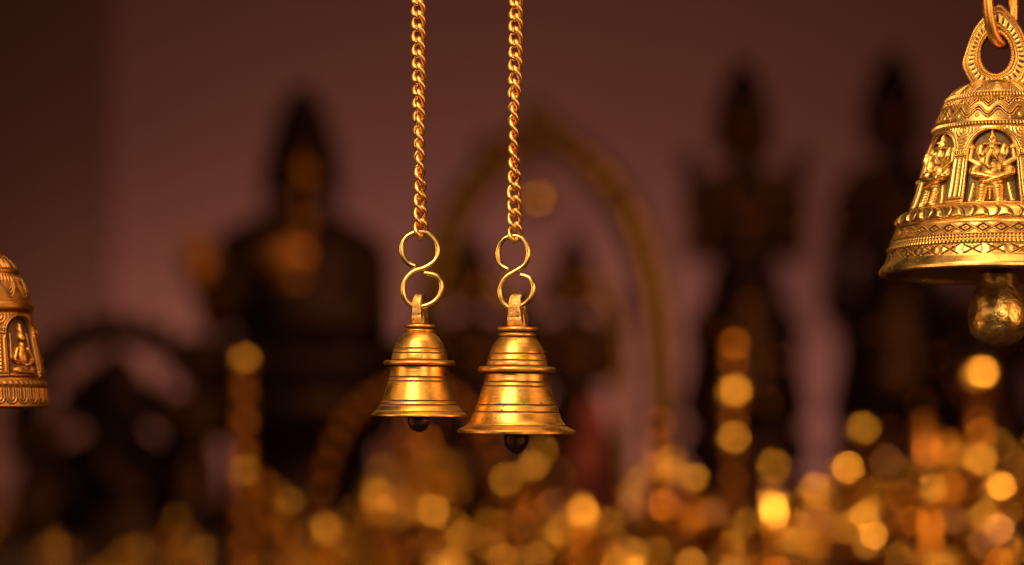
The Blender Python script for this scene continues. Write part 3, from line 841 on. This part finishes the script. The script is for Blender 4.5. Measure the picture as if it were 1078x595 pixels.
m, _ = px_blob(D, 318, [('c', (236, -25, 335), (216, -58, 300), 15, 11), ('e', (214, -62, 288), (15, 7, 15)), ('c', (204, -62, 280), (201, -62, 254), 4, 3), ('c', (211, -62, 278), (209, -62, 247), 4, 3), ('c', (218, -62, 278), (218, -62, 248), 4, 3), ('c', (225, -62, 280), (227, -62, 255), 4, 3), ('c', (227, -62, 292), (237, -62, 274), 4.5, 3.2)], 2, 'raised_hand')
mesh_obj('raised_hand', m, M_BROWN, bd)
S = D / FPX
zt = (at(318, 400, D).z - TABLE_Z)
mesh_obj('lotus_base', lathe([(0.001, 0), (105 * S, 0), (105 * S, 0.02), (82 * S, 0.035), (78 * S, zt * 0.55), (96 * S, zt * 0.65), (112 * S, zt * 0.82), (106 * S, zt * 0.97), (0.001, zt)], 48, 'lotus_base'), M_DARK, bd)

# ringed dancing statue at far left ------------------------------------------
def ringed_statue():
    D = 3.77; S = D / FPX; cx, cy_ = 122, 440
    base = at(cx, 400, D); base.z = TABLE_Z
    t = thing('ringed_statue', base, 'dark dancing statue inside a round flame ring, blurred at lower left', 'statue')
    zc = at(cx, cy_, D).z - TABLE_Z; Rr = 90 * S
    pts = [(Rr * 1.05 * math.cos(a), 0, zc + Rr * math.sin(a)) for a in np.linspace(R(-62), R(242), 60)]
    mesh_obj('flame_ring', tube(pts, 15 * S, seg=10, name='flame_ring'), M_DARK, t)
    for k in range(21):
        a = R(-50 + 280 * k / 20)
        p0 = Vector((Rr * 1.08 * math.cos(a), 0, zc + Rr * 1.03 * math.sin(a))); d = Vector((math.cos(a), 0, math.sin(a)))
        mesh_obj('flame', tube([p0, p0 + d * 14 * S, p0 + d * 26 * S], [7 * S, 6 * S, 0.8 * S], seg=8, name='flame'), M_DARK, t)
    m = blob([('e', (0, 0, zc + 4 * S), (36 * S, 16 * S, 40 * S)), ('c', (-36 * S, 8 * S, zc + 20 * S), (-62 * S, 8 * S, zc - 14 * S), 14 * S, 10 * S), ('c', (36 * S, 8 * S, zc + 10 * S), (64 * S, 8 * S, zc - 22 * S), 13 * S, 10 * S), ('e', (0, 6 * S, zc + 48 * S), (24 * S, 10 * S, 22 * S)), ('e', (0, 10 * S, zc - 58 * S), (84 * S, 12 * S, 42 * S)), ('e', (-6 * S, 10 * S, zc + 20 * S), (46 * S, 10 * S, 40 * S)), ('c', (0, 6 * S, zc + 46 * S), (-60 * S, 6 * S, zc + 22 * S), 9 * S, 5 * S), ('c', (0, 6 * S, zc + 46 * S), (60 * S, 6 * S, zc + 18 * S), 9 * S, 5 * S), ('c', (0, 6 * S, zc - 20 * S), (-58 * S, 6 * S, zc - 40 * S), 16 * S, 9 * S), ('c', (0, 6 * S, zc - 20 * S), (56 * S, 6 * S, zc - 50 * S), 14 * S, 10 * S), ('c', (-16 * S, 0, zc - 50 * S), (20 * S, 0, zc - 84 * S), 22 * S, 24 * S), ('e', (0, 0, zc + 44 * S), (12 * S, 12 * S, 15 * S)), ('e', (0, 0, zc + 62 * S), (8 * S, 8 * S, 12 * S)),
              ('c', (12 * S, 0, zc + 22 * S), (48 * S, -4 * S, zc + 34 * S), 7 * S, 4 * S), ('c', (48 * S, -4 * S, zc + 34 * S), (62 * S, -4 * S, zc + 56 * S), 5 * S, 3 * S),
              ('c', (-12 * S, 0, zc + 22 * S), (-46 * S, -4 * S, zc + 30 * S), 7 * S, 4 * S), ('c', (-46 * S, -4 * S, zc + 30 * S), (-60 * S, -4 * S, zc + 54 * S), 5 * S, 3 * S),
              ('c', (10 * S, 0, zc + 18 * S), (26 * S, -20 * S, zc + 2 * S), 6 * S, 4 * S), ('c', (-10 * S, 0, zc + 18 * S), (20 * S, -24 * S, zc + 14 * S), 6 * S, 4 * S),
              ('c', (0, 0, zc - 16 * S), (-16 * S, -14 * S, zc - 52 * S), 12 * S, 8 * S), ('c', (-16 * S, -14 * S, zc - 52 * S), (-4 * S, -4 * S, zc - 86 * S), 8 * S, 5 * S),
              ('c', (4 * S, 0, zc - 14 * S), (38 * S, -18 * S, zc - 22 * S), 11 * S, 7 * S), ('c', (38 * S, -18 * S, zc - 22 * S), (6 * S, -26 * S, zc - 44 * S), 7 * S, 4 * S)], 2.4 * S, 'dancer')
    mesh_obj('dancing_figure', m, M_DARK, t)
    mesh_obj('lotus_base', lathe([(0.001, 0), (78 * S, 0), (80 * S, 0.012), (60 * S, 0.03), (66 * S, 0.045), (48 * S, zc - 88 * S + 0.004), (0.001, zc - 86 * S)], 40, 'lotus_base'), M_DARK, t)
ringed_statue()

# tall crowned standing figures -------------------------------------------------
def standing_statue(cx, top, D, k, label, group, mats=(M_DARK, M_BROWN), arms=4, foot_px=560):
    """k scales the pixel layout, top = pixel of the crown tip"""
    def p(x, d, y): return (cx + x * k, d * k, top + y * k)
    def e(c, r): return ('e', p(*c), tuple(q * k for q in r))
    def c(a, b, ra, rb): return ('c', p(*a), p(*b), ra * k, rb * k)
    yb = 395
    body = [e((0, 0, 145), (46, 24, 34)), e((0, 0, 190), (42, 20, 44)), e((-46, 2, 185), (16, 10, 26)), e((46, 2, 185), (16, 10, 26)), e((0, 0, 236), (40, 24, 28)),
            c((0, 0, 262), (0, 0, 345), 44, 58), c((-20, 0, 300), (-26, -4, yb), 38, 34), c((20, 0, 300), (26, -4, yb), 38, 34),
            c((-40, 0, 300), (-62, 4, 372), 12, 8), c((40, 0, 300), (62, 4, 372), 12, 8), c((-34, 0, 262), (-56, 2, 285), 12, 7), c((34, 0, 262), (56, 2, 285), 12, 7),
            c((0, 0, 130), (0, 0, 104), 15, 14),
            c((-36, 0, 136), (-54, -4, 160), 17, 14), c((-54, -4, 160), (-46, -18, 186), 13, 10),
            c((36, 0, 136), (54, -4, 160), 17, 14), c((54, -4, 160), (46, -18, 186), 13, 10)]
    if arms == 4:
        body += [c((-32, 4, 138), (-56, 6, 140), 11, 8), c((-56, 6, 140), (-58, 0, 118), 8, 6), c((32, 4, 138), (56, 6, 140), 11, 8), c((56, 6, 140), (58, 0, 118), 8, 6),
                 e((-58, 0, 108), (12, 6, 13)), e((58, 0, 108), (12, 6, 13)), c((-40, 0, 160), (-58, 0, 205), 15, 9), c((40, 0, 160), (58, 0, 205), 15, 9)]
    if arms == 2:      # one hand on the hip, the other raised, a tall shawl on the arm
        body += [c((40, 0, 140), (70, 0, 128), 13, 9), c((70, 0, 128), (66, -6, 96), 9, 7), e((66, -6, 86), (10, 7, 13)), c((-52, 0, 160), (-60, 2, 250), 12, 15), e((-60, 2, 262), (16, 10, 22))]
    m, base = px_blob(D, cx, body, 3.2 * max(k, .6), 'body')
    t = thing('standing_statue', base, label, 'statue', group)
    mesh_obj('body', m, mats[0], t)
    m, _ = px_blob(D, cx, [e((0, -14, 82), (19, 19, 25)), e((0, -33, 84), (3, 5, 6)), e((0, -30, 96), (7, 4, 3))], 2.2 * max(k, .5), 'face')
    mesh_obj('head', m, mats[1], t)
    S = D / FPX
    for gi in range(11):
        aa = math.pi * gi / 10
        q = at(cx + 26 * k * math.cos(aa), top + (128 + 46 * math.sin(aa)) * k, D) - base; q.y -= (26 + 12 * math.sin(aa)) * k * S
        o = mesh_obj('garland_bead', lathe([(max(.0003, 6 * k * S * math.cos(b_)), 6 * k * S * math.sin(b_)) for b_ in np.linspace(-math.pi / 2, math.pi / 2, 9)], 12, 'garland_bead'), M_GOLD, t); o.location = q
    for ax_, ay_ in ((-54, 158), (54, 158), (-47, 187), (47, 187), (-14, 330), (16, 362), (0, 300), (-18, 390), (0, 58), (-13, 70), (13, 70), (-30, 290), (28, 318)):
        q = at(cx + ax_ * k, top + ay_ * k, D) - base
        q.y -= (18 if ay_ < 100 else (30 if abs(ax_) > 40 else 58)) * k * S
        o = mesh_obj('ornament', lathe([(max(.0003, 6.5 * k * S * math.cos(b_)), 6.5 * k * S * math.sin(b_)) for b_ in np.linspace(-math.pi / 2, math.pi / 2, 9)], 12, 'ornament'), M_AMBER, t); o.location = q
    q = at(cx, top + 262 * k, D) - base; q.y -= 42 * k * S
    o = mesh_obj('belt_clasp', lathe([(max(.0003, 11 * k * S * math.cos(b_)), 11 * k * S * math.sin(b_)) for b_ in np.linspace(-math.pi / 2, math.pi / 2, 9)], 16, 'belt_clasp'), M_BROWN, t); o.location = q
    zb = at(cx, top + 66 * k, D).z - base.z
    cr = lathe([(30 * k * S, -34 * k * S), (31 * k * S, 0), (33 * k * S, 4 * k * S), (29 * k * S, 9 * k * S), (27 * k * S, 22 * k * S), (22 * k * S, 32 * k * S), (22 * k * S, 36 * k * S), (16 * k * S, 48 * k * S), (13 * k * S, 56 * k * S), (6 * k * S, 66 * k * S), (0.0004, 70 * k * S)], 32, 'crown')
    o = mesh_obj('crown', cr, mats[0], t); o.location = (0, 12 * k * S, zb)
    zt = at(cx, top + yb * k, D).z - base.z
    if zt > 0.02:
        mesh_obj('lotus_base', lathe([(0.001, 0), (76 * k * S, 0), (76 * k * S, zt * 0.2), (58 * k * S, zt * 0.35), (56 * k * S, zt * 0.6), (70 * k * S, zt * 0.75), (66 * k * S, zt * 0.98), (0.001, zt + 0.002)], 40, 'lotus_base'), mats[0], t)
    return t
standing_statue(784, 62, 3.99, 1.0, 'tall dark crowned standing statue, left of the two tall ones behind the ornate right bell', 'tall crowned statues', (M_DARK, M_GOLD))
standing_statue(943, 52, 4.13, 1.03, 'tall dark crowned standing statue right behind the ornate right bell', 'tall crowned statues', (M_DARK, M_GOLD), 2)

standing_statue(1046, 205, 4.25, 0.88, 'dark standing statue mostly hidden behind the ornate bell and its clapper', 'tall crowned statues')
standing_statue(203, 352, 3.72, 0.52, 'low dark crowned figure between the ringed statue and seated statue', 'low dark figures at left', (M_DARK, M_DARK))
standing_statue(428, 405, 3.6, 0.42, 'low dim figure framed inside the beaded arch', None, (M_BROWN, M_GOLD), 2)
standing_statue(38, 378, 3.7, 0.5, 'low dark crowned figure below the carved bell at the left edge', 'low dark figures at left', (M_DARK, M_DARK))
# big arch with two deities --------------------------------------------------
def big_arch():
    D = 3.99; S = D / FPX; cx = 571
    base = at(cx, 400, D); base.z = TABLE_Z
    t = thing('arch_frame', base, 'tall thin olive brass halo arch standing blurred behind the plain bells', 'arch')
    L = [(-126, 560), (-126, 480), (-124, 400), (-118, 320), (-102, 255), (-78, 205), (-44, 168), (-8, 142)]
    pts = L + [(-x, y) for x, y in L[::-1]]
    P = catmull([at(cx + x, y, D) - base for x, y in pts], 6)
    mesh_obj('arch_band', tube(P, 17 * S, seg=12, name='arch_band'), M_OLIVE, t)
    z = at(cx - 6, 128, D) - base
    o = mesh_obj('finial', lathe([(max(.0004, 17 * S * math.cos(a)), 17 * S * math.sin(a) * (1.3 if a > 0 else 1)) for a in np.linspace(-math.pi / 2, math.pi / 2, 15)], 24, 'finial'), M_OLIVE, t); o.location = z
    for x, y, r, mt in ((-56, 160, 16, M_BROWN), (-8, 212, 18, M_GOLD2), (36, 162, 14, M_BROWN), (0, 172, 8, M_OLIVE)):
        o = mesh_obj('boss', lathe([(max(.0004, r * S * math.cos(a)), r * S * math.sin(a)) for a in np.linspace(-math.pi / 2, math.pi / 2, 15)], 24, 'boss'), mt, t)
        o.location = at(cx + x, y, D) - base; o.location.y -= 0.01
    bd_ = lathe([(max(.0003, 7.5 * S * math.cos(a)), 7.5 * S * math.sin(a)) for a in np.linspace(-math.pi / 2, math.pi / 2, 9)], 14, 'bead')
    bd_.materials.append(M_GOLD); bd_.polygons.foreach_set('use_smooth', [True] * len(bd_.polygons))
    for q in P[2:-2:3]:
        o = bpy.data.objects.new('bead', bd_); COL.objects.link(o); o.parent = t; o.location = q + Vector((0, -13 * S, 0))
    # cross rods that carry the hanging boss
    mesh_obj('boss_rod', tube([at(cx - 8, 212, D) - base, at(cx - 6, 135, D) - base], 3 * S, seg=8, name='boss_rod'), M_OLIVE, t)
    ol_ = [(-66, 560), (-66, 420), (-60, 360), (-44, 318), (-20, 292), (0, 282)]; ol_ = ol_ + [(-x, y) for x, y in ol_[-2::-1]]
    for cc in (-73, 33):
        Pq = catmull([at(cx + cc + x * .8, y, D) - base for x, y in ol_], 5)
        mesh_obj('inner_arch', tube(Pq, 9 * S, seg=10, name='inner_arch'), M_OLIVE, t)
    mesh_obj('plinth', box_mesh(-150 * S, 150 * S, -0.06, 0.06, 0, 0.02, 'plinth', .003), M_DARK, t, False)
big_arch()
standing_statue(498, 248, 3.80, 0.74, 'dim brown standing figure under the left half of the tall arch', 'deity pair under the arch', (M_DARK, M_BROWN), 2)
standing_statue(604, 246, 3.83, 0.76, 'dim brown standing figure under the right half of the tall arch', 'deity pair under the arch', (M_DARK, M_BROWN), 2)

# red cloth bundle behind the right plain bell
D = 3.12; base = at(616, 400, D); base.z = TABLE_Z; S = D / FPX
rb = blob([('e', (0, 0, 0.06), (0.022, 0.02, 0.06)), ('e', (0.004, 0, 0.125), (0.016, 0.015, 0.022)), ('c', (-.012, 0, .08), (-.024, -.01, .03), .009, .012), ('c', (.012, 0, .09), (.028, -.01, .05), .008, .01)], 0.003, 'red_cloth')
o = mesh_obj('draped_figurine', rb, M_RED); o.location = base; o.scale = (1.5, 1.5, 1.5)
tag(o, 'small figurine wrapped in red cloth behind the right plain bell', 'figurine')

# lamp stands with polished globes giving the larger light discs -------------
ball_stand(254, 2.78, [(560, 10), (498, 14), (425, 12), (381, 15)], 'tall brass lamp stand with stacked globes in front of the seated statue', M_BROWN, M_GOLD2, 13)
ball_stand(769, 2.90, [(530, 9), (465, 13), (417, 18), (366, 13)], 'tall brass lamp stand with globes before the left tall crowned statue', M_BROWN, M_GOLD2, 9)
ball_stand(1028, 2.83, [(545, 10), (490, 15), (462, 14), (400, 22)], 'tall brass lamp stand with a large top globe under the ornate bell clapper', M_BROWN, M_GOLD2, 10)
ball_stand(971, 2.68, [(540, 10), (492, 15), (445, 6)], 'slim brass lamp stand left of the one under the ornate bell', M_BROWN, M_GOLD2, 11)
ball_stand(887, 2.73, [(560, 10), (499, 17)], 'short brass lamp stand with one bright globe between tall crowned statues', M_BROWN, M_GOLD2, 7)
ball_stand(690, 3.04, [(560, 14), (505, 18), (450, 16)], 'brass lamp stand with dull globes below the right leg of the arch', M_BROWN, M_GOLD, 8)

# beaded arch ---------------------------------------------------------------
def beaded_arch():
    D = 2.9; S = D / FPX; cx = 432
    base = at(cx, 400, D); base.z = TABLE_Z
    t = thing('beaded_arch', base, 'low brass arch edged with round beads under the left plain bell', 'arch')
    pts = [];  beads = []
    for i in range(30):
        a = math.pi * i / 29
        pts.append(at(cx - 98 * math.cos(a), 560 - 155 * math.sin(a) ** .9, D) - base)
    pts = [Vector((pts[0].x, 0, 0))] + pts + [Vector((pts[-1].x, 0, 0))]
    mesh_obj('arch_band', tube(pts, 6 * S, seg=10, name='arch_band'), M_DARK, t)
    bm_ = lathe([(max(.0004, 12 * S * math.cos(a)), 12 * S * math.sin(a)) for a in np.linspace(-math.pi / 2, math.pi / 2, 13)], 20, 'bead')
    bm_.materials.append(M_BROWN); bm_.polygons.foreach_set('use_smooth', [True] * len(bm_.polygons))
    for i in range(19):
        a = math.pi * (i + .5) / 19
        o = bpy.data.objects.new('bead', bm_); COL.objects.link(o); o.parent = t
        o.location = at(cx - 98 * math.cos(a), 560 - 155 * math.sin(a) ** .9, D) - base; o.location.y -= 10 * S
beaded_arch()

# small brassware, one prototype mesh set per kind --------------------------
def sphere_prof(r, zc, n=13, rz=None):
    rz = rz or r
    return [(max(.0003, r * math.cos(a)), zc + rz * math.sin(a)) for a in np.linspace(-math.pi / 2, math.pi / 2, n)]
def finish(me, mat):
    me.materials.append(mat); me.polygons.foreach_set('use_smooth', [True] * len(me.polygons)); return me
PROTO = {}
# water pot: body, rim cup, lid knob
PROTO['water_pot'] = [('body', finish(seg_lathe([(0.001, 0), (.016, 0), (.017, .003), (.013, .007), (.024, .018), (.030, .032), (.027, .045), (.015, .054), (.012, .058), (.019, .064), (.020, .066)]), M_GOLD)),
                      ('lid', finish(lathe(sphere_prof(.0145, .068, rz=.018), 28, 'lid'), M_GOLD2))]
# oil lamp: foot, stem with balls, bowl
PROTO['oil_lamp'] = [('foot', finish(seg_lathe([(0.001, 0), (.024, 0), (.025, .004), (.012, .010), (.006, .016)]), M_GOLD)),
                     ('stem', finish(lathe([(.005, .014)] + [p for p in sphere_prof(.011, .028)[2:-2]] + [(.005, .042)] + sphere_prof(.008, .05)[2:-2] + [(.005, .064), (.0005, .070)], 28, 'stem'), M_GOLD2)),
                     ('bowl', finish(seg_lathe([(.005, .062), (.018, .066), (.026, .076), (.028, .080), (.024, .078), (.010, .070), (.0005, .069)]), M_GOLD))]
# hand bell
PROTO['hand_bell'] = [('bell_body', finish(seg_lathe([(.026, 0), (.027, .002), (.021, .010), (.016, .024), (.014, .034), (.010, .041), (.0005, .044)]), M_GOLD2)),
                      ('handle', finish(lathe([(.004, .042)] + sphere_prof(.007, .052)[2:-2] + [(.004, .060), (.005, .072)] + sphere_prof(.008, .082)[2:], 24, 'handle'), M_GOLD))]
# seated figurine
fb = blob([('e', (0, 0, .022), (.026, .018, .010)), ('c', (-.012, -.008, .022), (.014, -.016, .018), .008, .006), ('e', (0, 0, .042), (.016, .012, .020)), ('e', (0, -.003, .036), (.014, .013, .012)),
           ('c', (-.016, 0, .054), (-.026, -.004, .040), .006, .004), ('c', (-.026, -.004, .040), (-.012, -.014, .030), .005, .004), ('c', (.016, 0, .054), (.027, -.004, .046), .006, .004), ('c', (.027, -.004, .046), (.026, -.012, .062), .005, .004),
           ('e', (0, -.002, .072), (.011, .011, .013)), ('e', (-.013, 0, .072), (.006, .003, .009)), ('e', (.013, 0, .072), (.006, .003, .009)), ('c', (0, -.012, .070), (-.003, -.018, .052), .0045, .003)], .0022, 'figurine')
PROTO['seated_figurine'] = [('figure', finish(fb, M_GOLD)),
                            ('crown', finish(lathe([(.010, .080), (.012, .083), (.009, .088), (.006, .096), (.0005, .104)], 24, 'crown'), M_GOLD2)),
                            ('pedestal', finish(lathe([(.0005, 0), (.031, 0), (.031, .004), (.026, .008), (.030, .013), (.0005, .0145)], 32, 'pedestal'), M_GOLD))]
# standing figurine
sb = blob([('e', (0, 0, .078), (.013, .009, .016)), ('e', (0, 0, .056), (.011, .009, .014)), ('c', (-.006, 0, .050), (-.008, 0, .014), .009, .006), ('c', (.006, 0, .050), (.008, 0, .014), .009, .006),
           ('c', (-.013, 0, .088), (-.022, -.004, .068), .005, .004), ('c', (-.022, -.004, .068), (-.018, -.012, .078), .004, .003), ('c', (.013, 0, .088), (.022, -.003, .070), .005, .004), ('c', (.022, -.003, .070), (.012, -.012, .064), .004, .003),
           ('c', (0, 0, .09), (0, 0, .10), .005, .005), ('e', (0, -.001, .106), (.009, .009, .011))], .0022, 'standing')
PROTO['standing_figurine'] = [('figure', finish(sb, M_GOLD)),
                              ('crown', finish(lathe([(.009, .112), (.010, .115), (.006, .124), (.0005, .136)], 20, 'crown'), M_GOLD)),
                              ('halo', finish(lathe([(.017, -.0012), (.019, 0), (.017, .0012), (.013, .0008), (.0005, .0008)], 32, 'halo'), M_GOLD2)),
                              ('pedestal', finish(lathe([(.0005, 0), (.022, 0), (.022, .005), (.017, .009), (.0005, .012)], 32, 'pedestal'), M_GOLD))]
# elephant figurine
eb = blob([('e', (0, 0, .040), (.030, .017, .019)), ('e', (-.032, 0, .054), (.014, .013, .014)), ('c', (-.044, 0, .052), (-.052, 0, .032), .006, .004), ('c', (-.052, 0, .032), (-.048, 0, .012), .004, .003),
           ('e', (-.028, -.014, .054), (.010, .003, .012)), ('e', (-.028, .014, .054), (.010, .003, .012)), ('c', (.030, 0, .046), (.036, 0, .024), .003, .0015)] +
          [('c', (x, y, .034), (x, y, .004), .009, .0075) for x in (-.018, .019) for y in (-.009, .009)], .0022, 'elephant')
PROTO['elephant_figurine'] = [('body', finish(eb, M_GOLD)), ('saddle', finish(lathe(sphere_prof(.017, .053, rz=.011), 24, 'saddle'), M_GOLD2))]
# small lamp stand with globes
PROTO['small_lamp_stand'] = [('stem', finish(lathe([(.0005, 0), (.022, 0), (.022, .003), (.008, .010), (.004, .016), (.004, .088), (.0005, .09)], 24, 'stem'), M_GOLD)),
                             ('globe', finish(lathe(sphere_prof(.013, .036), 24, 'globe'), M_AMBER)), ('globe', finish(lathe(sphere_prof(.010, .062), 24, 'globe'), M_COPPER)), ('globe', finish(lathe(sphere_prof(.014, .092), 24, 'globe'), M_GOLD2))]
# cup and plate
PROTO['standing_plate'] = [('plate', finish(lathe([(.0005, 0), (.022, .0008), (.030, .003), (.034, .006), (.035, .005), (.031, .001), (.022, -.0012), (.0005, -.002)], 48, 'plate'), M_GOLD2)),
                           ('rest', finish(box_mesh(-.018, .018, 0.004, .022, 0, .012, 'rest', .002), M_BROWN))]

def bead_ring(radius, z, r, n, y=0.0, a0=0.0, a1=2 * math.pi, vertical=False, name='beading'):
    bm = bmesh.new()
    for i in range(n):
        a = a0 + (a1 - a0) * i / (n if a1 - a0 > 6 else n - 1)
        c = (radius * math.cos(a), y, z + radius * math.sin(a)) if vertical else (radius * math.cos(a), radius * math.sin(a), z)
        bmesh.ops.create_uvsphere(bm, u_segments=10, v_segments=7, radius=r, matrix=Matrix.Translation(c))
    me = bpy.data.meshes.new(name); bm.to_mesh(me); bm.free(); return finish(me, M_GOLD2)
PROTO['seated_figurine'].append(('beaded_arch', bead_ring(.036, .050, .0062, 12, .012, R(-30), R(210), True, 'beaded_arch')))
PROTO['standing_figurine'].append(('beaded_arch', bead_ring(.030, .088, .0060, 11, .010, R(-35), R(215), True, 'beaded_arch')))
def branch_mesh(bs):
    bm = bmesh.new(); first = None
    me = bpy.data.meshes.new('branch')
    for (x, y, z) in bs:
        t_ = tube(catmull([(0, 0, z - .022), (x * .5, y * .5, z - .026), (x * .95, y * .95, z - .016), (x, y, z - .006)], 5), .0022, seg=8)
        bm.from_mesh(t_)
    bm.to_mesh(me); bm.free(); return finish(me, M_GOLD)
BR = [(-.034, -.004, .060), (.034, .004, .064), (-.020, .010, .094), (.022, -.008, .098), (.004, -.030, .050)]
PROTO['branched_lamp'] = [('stem', finish(lathe([(.0005, 0), (.026, 0), (.026, .003), (.010, .012), (.004, .02), (.004, .122), (.0005, .123)], 24, 'stem'), M_GOLD)),
                          ('branches', branch_mesh(BR)), ('globe', finish(lathe(sphere_prof(.011, .128), 24, 'globe'), M_GOLD2))]
BR_GLOBES = [finish(lathe(sphere_prof(r_, 0), 20, 'globe'), mt_) for r_, mt_ in ((.0075, M_GOLD2), (.011, M_AMBER), (.012, M_AMBER), (.007, M_COPPER), (.0125, M_GOLD2))]
PROTO['ball_bowl'] = [('bowl', finish(seg_lathe([(0.001, 0), (.020, 0), (.021, .003), (.016, .007), (.030, .022), (.036, .030), (.034, .030), (.026, .020), (0.001, .012)]), M_GOLD))]
BB = [finish(lathe(sphere_prof(r_, 0), 20, 'jingle_bell'), mt_) for r_, mt_ in ((.009, M_AMBER), (.012, M_GOLD2), (.0085, M_AMBER))]
BBP = [(-.018, -.010, .034, 0), (.004, -.018, .036, 1), (.020, .002, .034, 2), (-.006, .012, .036, 0), (.000, -.002, .050, 1), (.016, -.016, .040, 2), (-.020, .008, .038, 2)]
PROTO['elephant_figurine'].append(('beading', bead_ring(.014, .062, .0035, 9)))
FIN = {'water_pot': ('brass water pot with a round lid', 'pot', 'small brass water pots'),
       'oil_lamp': ('footed brass oil lamp', 'oil lamp', 'small brass oil lamps'),
       'hand_bell': ('small brass hand bell with knobbed handle', 'hand bell', 'small brass hand bells'),
       'seated_figurine': ('small brass seated figurine', 'figurine', 'small seated brass figurines'),
       'standing_figurine': ('small brass standing figurine with halo', 'figurine', 'small standing brass figurines'),
       'elephant_figurine': ('small brass elephant figurine', 'figurine', 'small brass elephants'),
       'small_lamp_stand': ('small brass stand of stacked globes', 'lamp stand', 'small globe stands'),
       'branched_lamp': ('small branched brass lamp with round globes', 'lamp', 'small branched lamps'),
       'ball_bowl': ('brass bowl heaped with round jingle bells', 'bowl', 'bowls of jingle bells'),
       'standing_plate': ('round brass plate leaning on its rest', 'plate', 'small brass plates')}
rows = [2.30, 2.50, 2.72, 2.94, 3.16, 3.40]
ROWN = ['front', 'second', 'third', 'fourth', 'fifth', 'rearmost']
ORD = ['leftmost', 'second', 'third', 'fourth', 'fifth', 'sixth', 'seventh', 'eighth', 'ninth', 'tenth', 'eleventh', 'twelfth']
kinds = list(PROTO) + ['branched_lamp', 'branched_lamp', 'small_lamp_stand', 'ball_bowl']
plan = []
fixed = [(254, 2.78), (769, 2.9), (1028, 2.83), (971, 2.68), (887, 2.73), (690, 3.05), (616, 3.12), (334, 2.9), (530, 2.9)]
for ri, Dr in enumerate(rows):
    x = -30 + random.uniform(0, 40)
    while x < 1110:
        stepx = random.uniform(0.064, 0.092) / (Dr / FPX)
        ok = all(abs(x - fx) * Dr / FPX > 0.065 or abs(Dr - fd) > 0.09 for fx, fd in fixed)
        if not (x > 0 and x < 230 and ri > 3) and ok:
            kd = random.choice(kinds)
            if plan and plan[-1][0] == kd: kd = random.choice(kinds)
            k = random.uniform(0.72, 1.22)
            if x > 740: k *= random.uniform(1.0, 1.25)
            if x < 240: k *= 0.72
            plan.append((kd, ri, x, Dr + random.uniform(-.02, .02), k))
        x += stepx
count = {}
for kd, ri, *_ in plan: count[(kd, ri)] = count.get((kd, ri), 0) + 1
seen = {}
for kd, ri, x, Dd, k in plan:
    p = at(x, 400, Dd); p.z = TABLE_Z
    if abs(p.x) > 1.6: continue
    i = seen.get((kd, ri), 0); seen[(kd, ri)] = i + 1
    nm, cat, grp = FIN[kd]
    n = count[(kd, ri)]
    pos = ('the only such piece' if n == 1 else 'leftmost such piece' if i == 0 else ('rightmost such piece' if i == n - 1 else ORD[i] + ' such from left'))
    lab = f'{nm}, {pos}, {ROWN[ri]} blurred row'
    rz = random.uniform(-.6, .6)
    if kd == 'elephant_figurine': rz = random.uniform(-.5, .5) + (math.pi if random.random() < .5 else 0)
    t = thing(kd, p, lab, cat, grp, rz); t.scale = (k, k, k)
    if kd == 'branched_lamp':
        for (bx_, by_, bz_), gm in zip(BR, BR_GLOBES):
            o = bpy.data.objects.new('globe', gm); COL.objects.link(o); o.parent = t; o.location = (bx_, by_, bz_)
    if kd == 'ball_bowl':
        for bx_, by_, bz_, gi in BBP:
            o = bpy.data.objects.new('jingle_bell', BB[gi]); COL.objects.link(o); o.parent = t; o.location = (bx_, by_, bz_)
    for pn, me in PROTO[kd]:
        o = bpy.data.objects.new(pn, me); COL.objects.link(o); o.parent = t
        if pn == 'plate': o.rotation_euler = (R(76), 0, 0); o.location = (0, 0, .036)
        if pn == 'halo': o.rotation_euler = (R(90), 0, 0); o.location = (0, .009, .108)
print('items', len(plan))
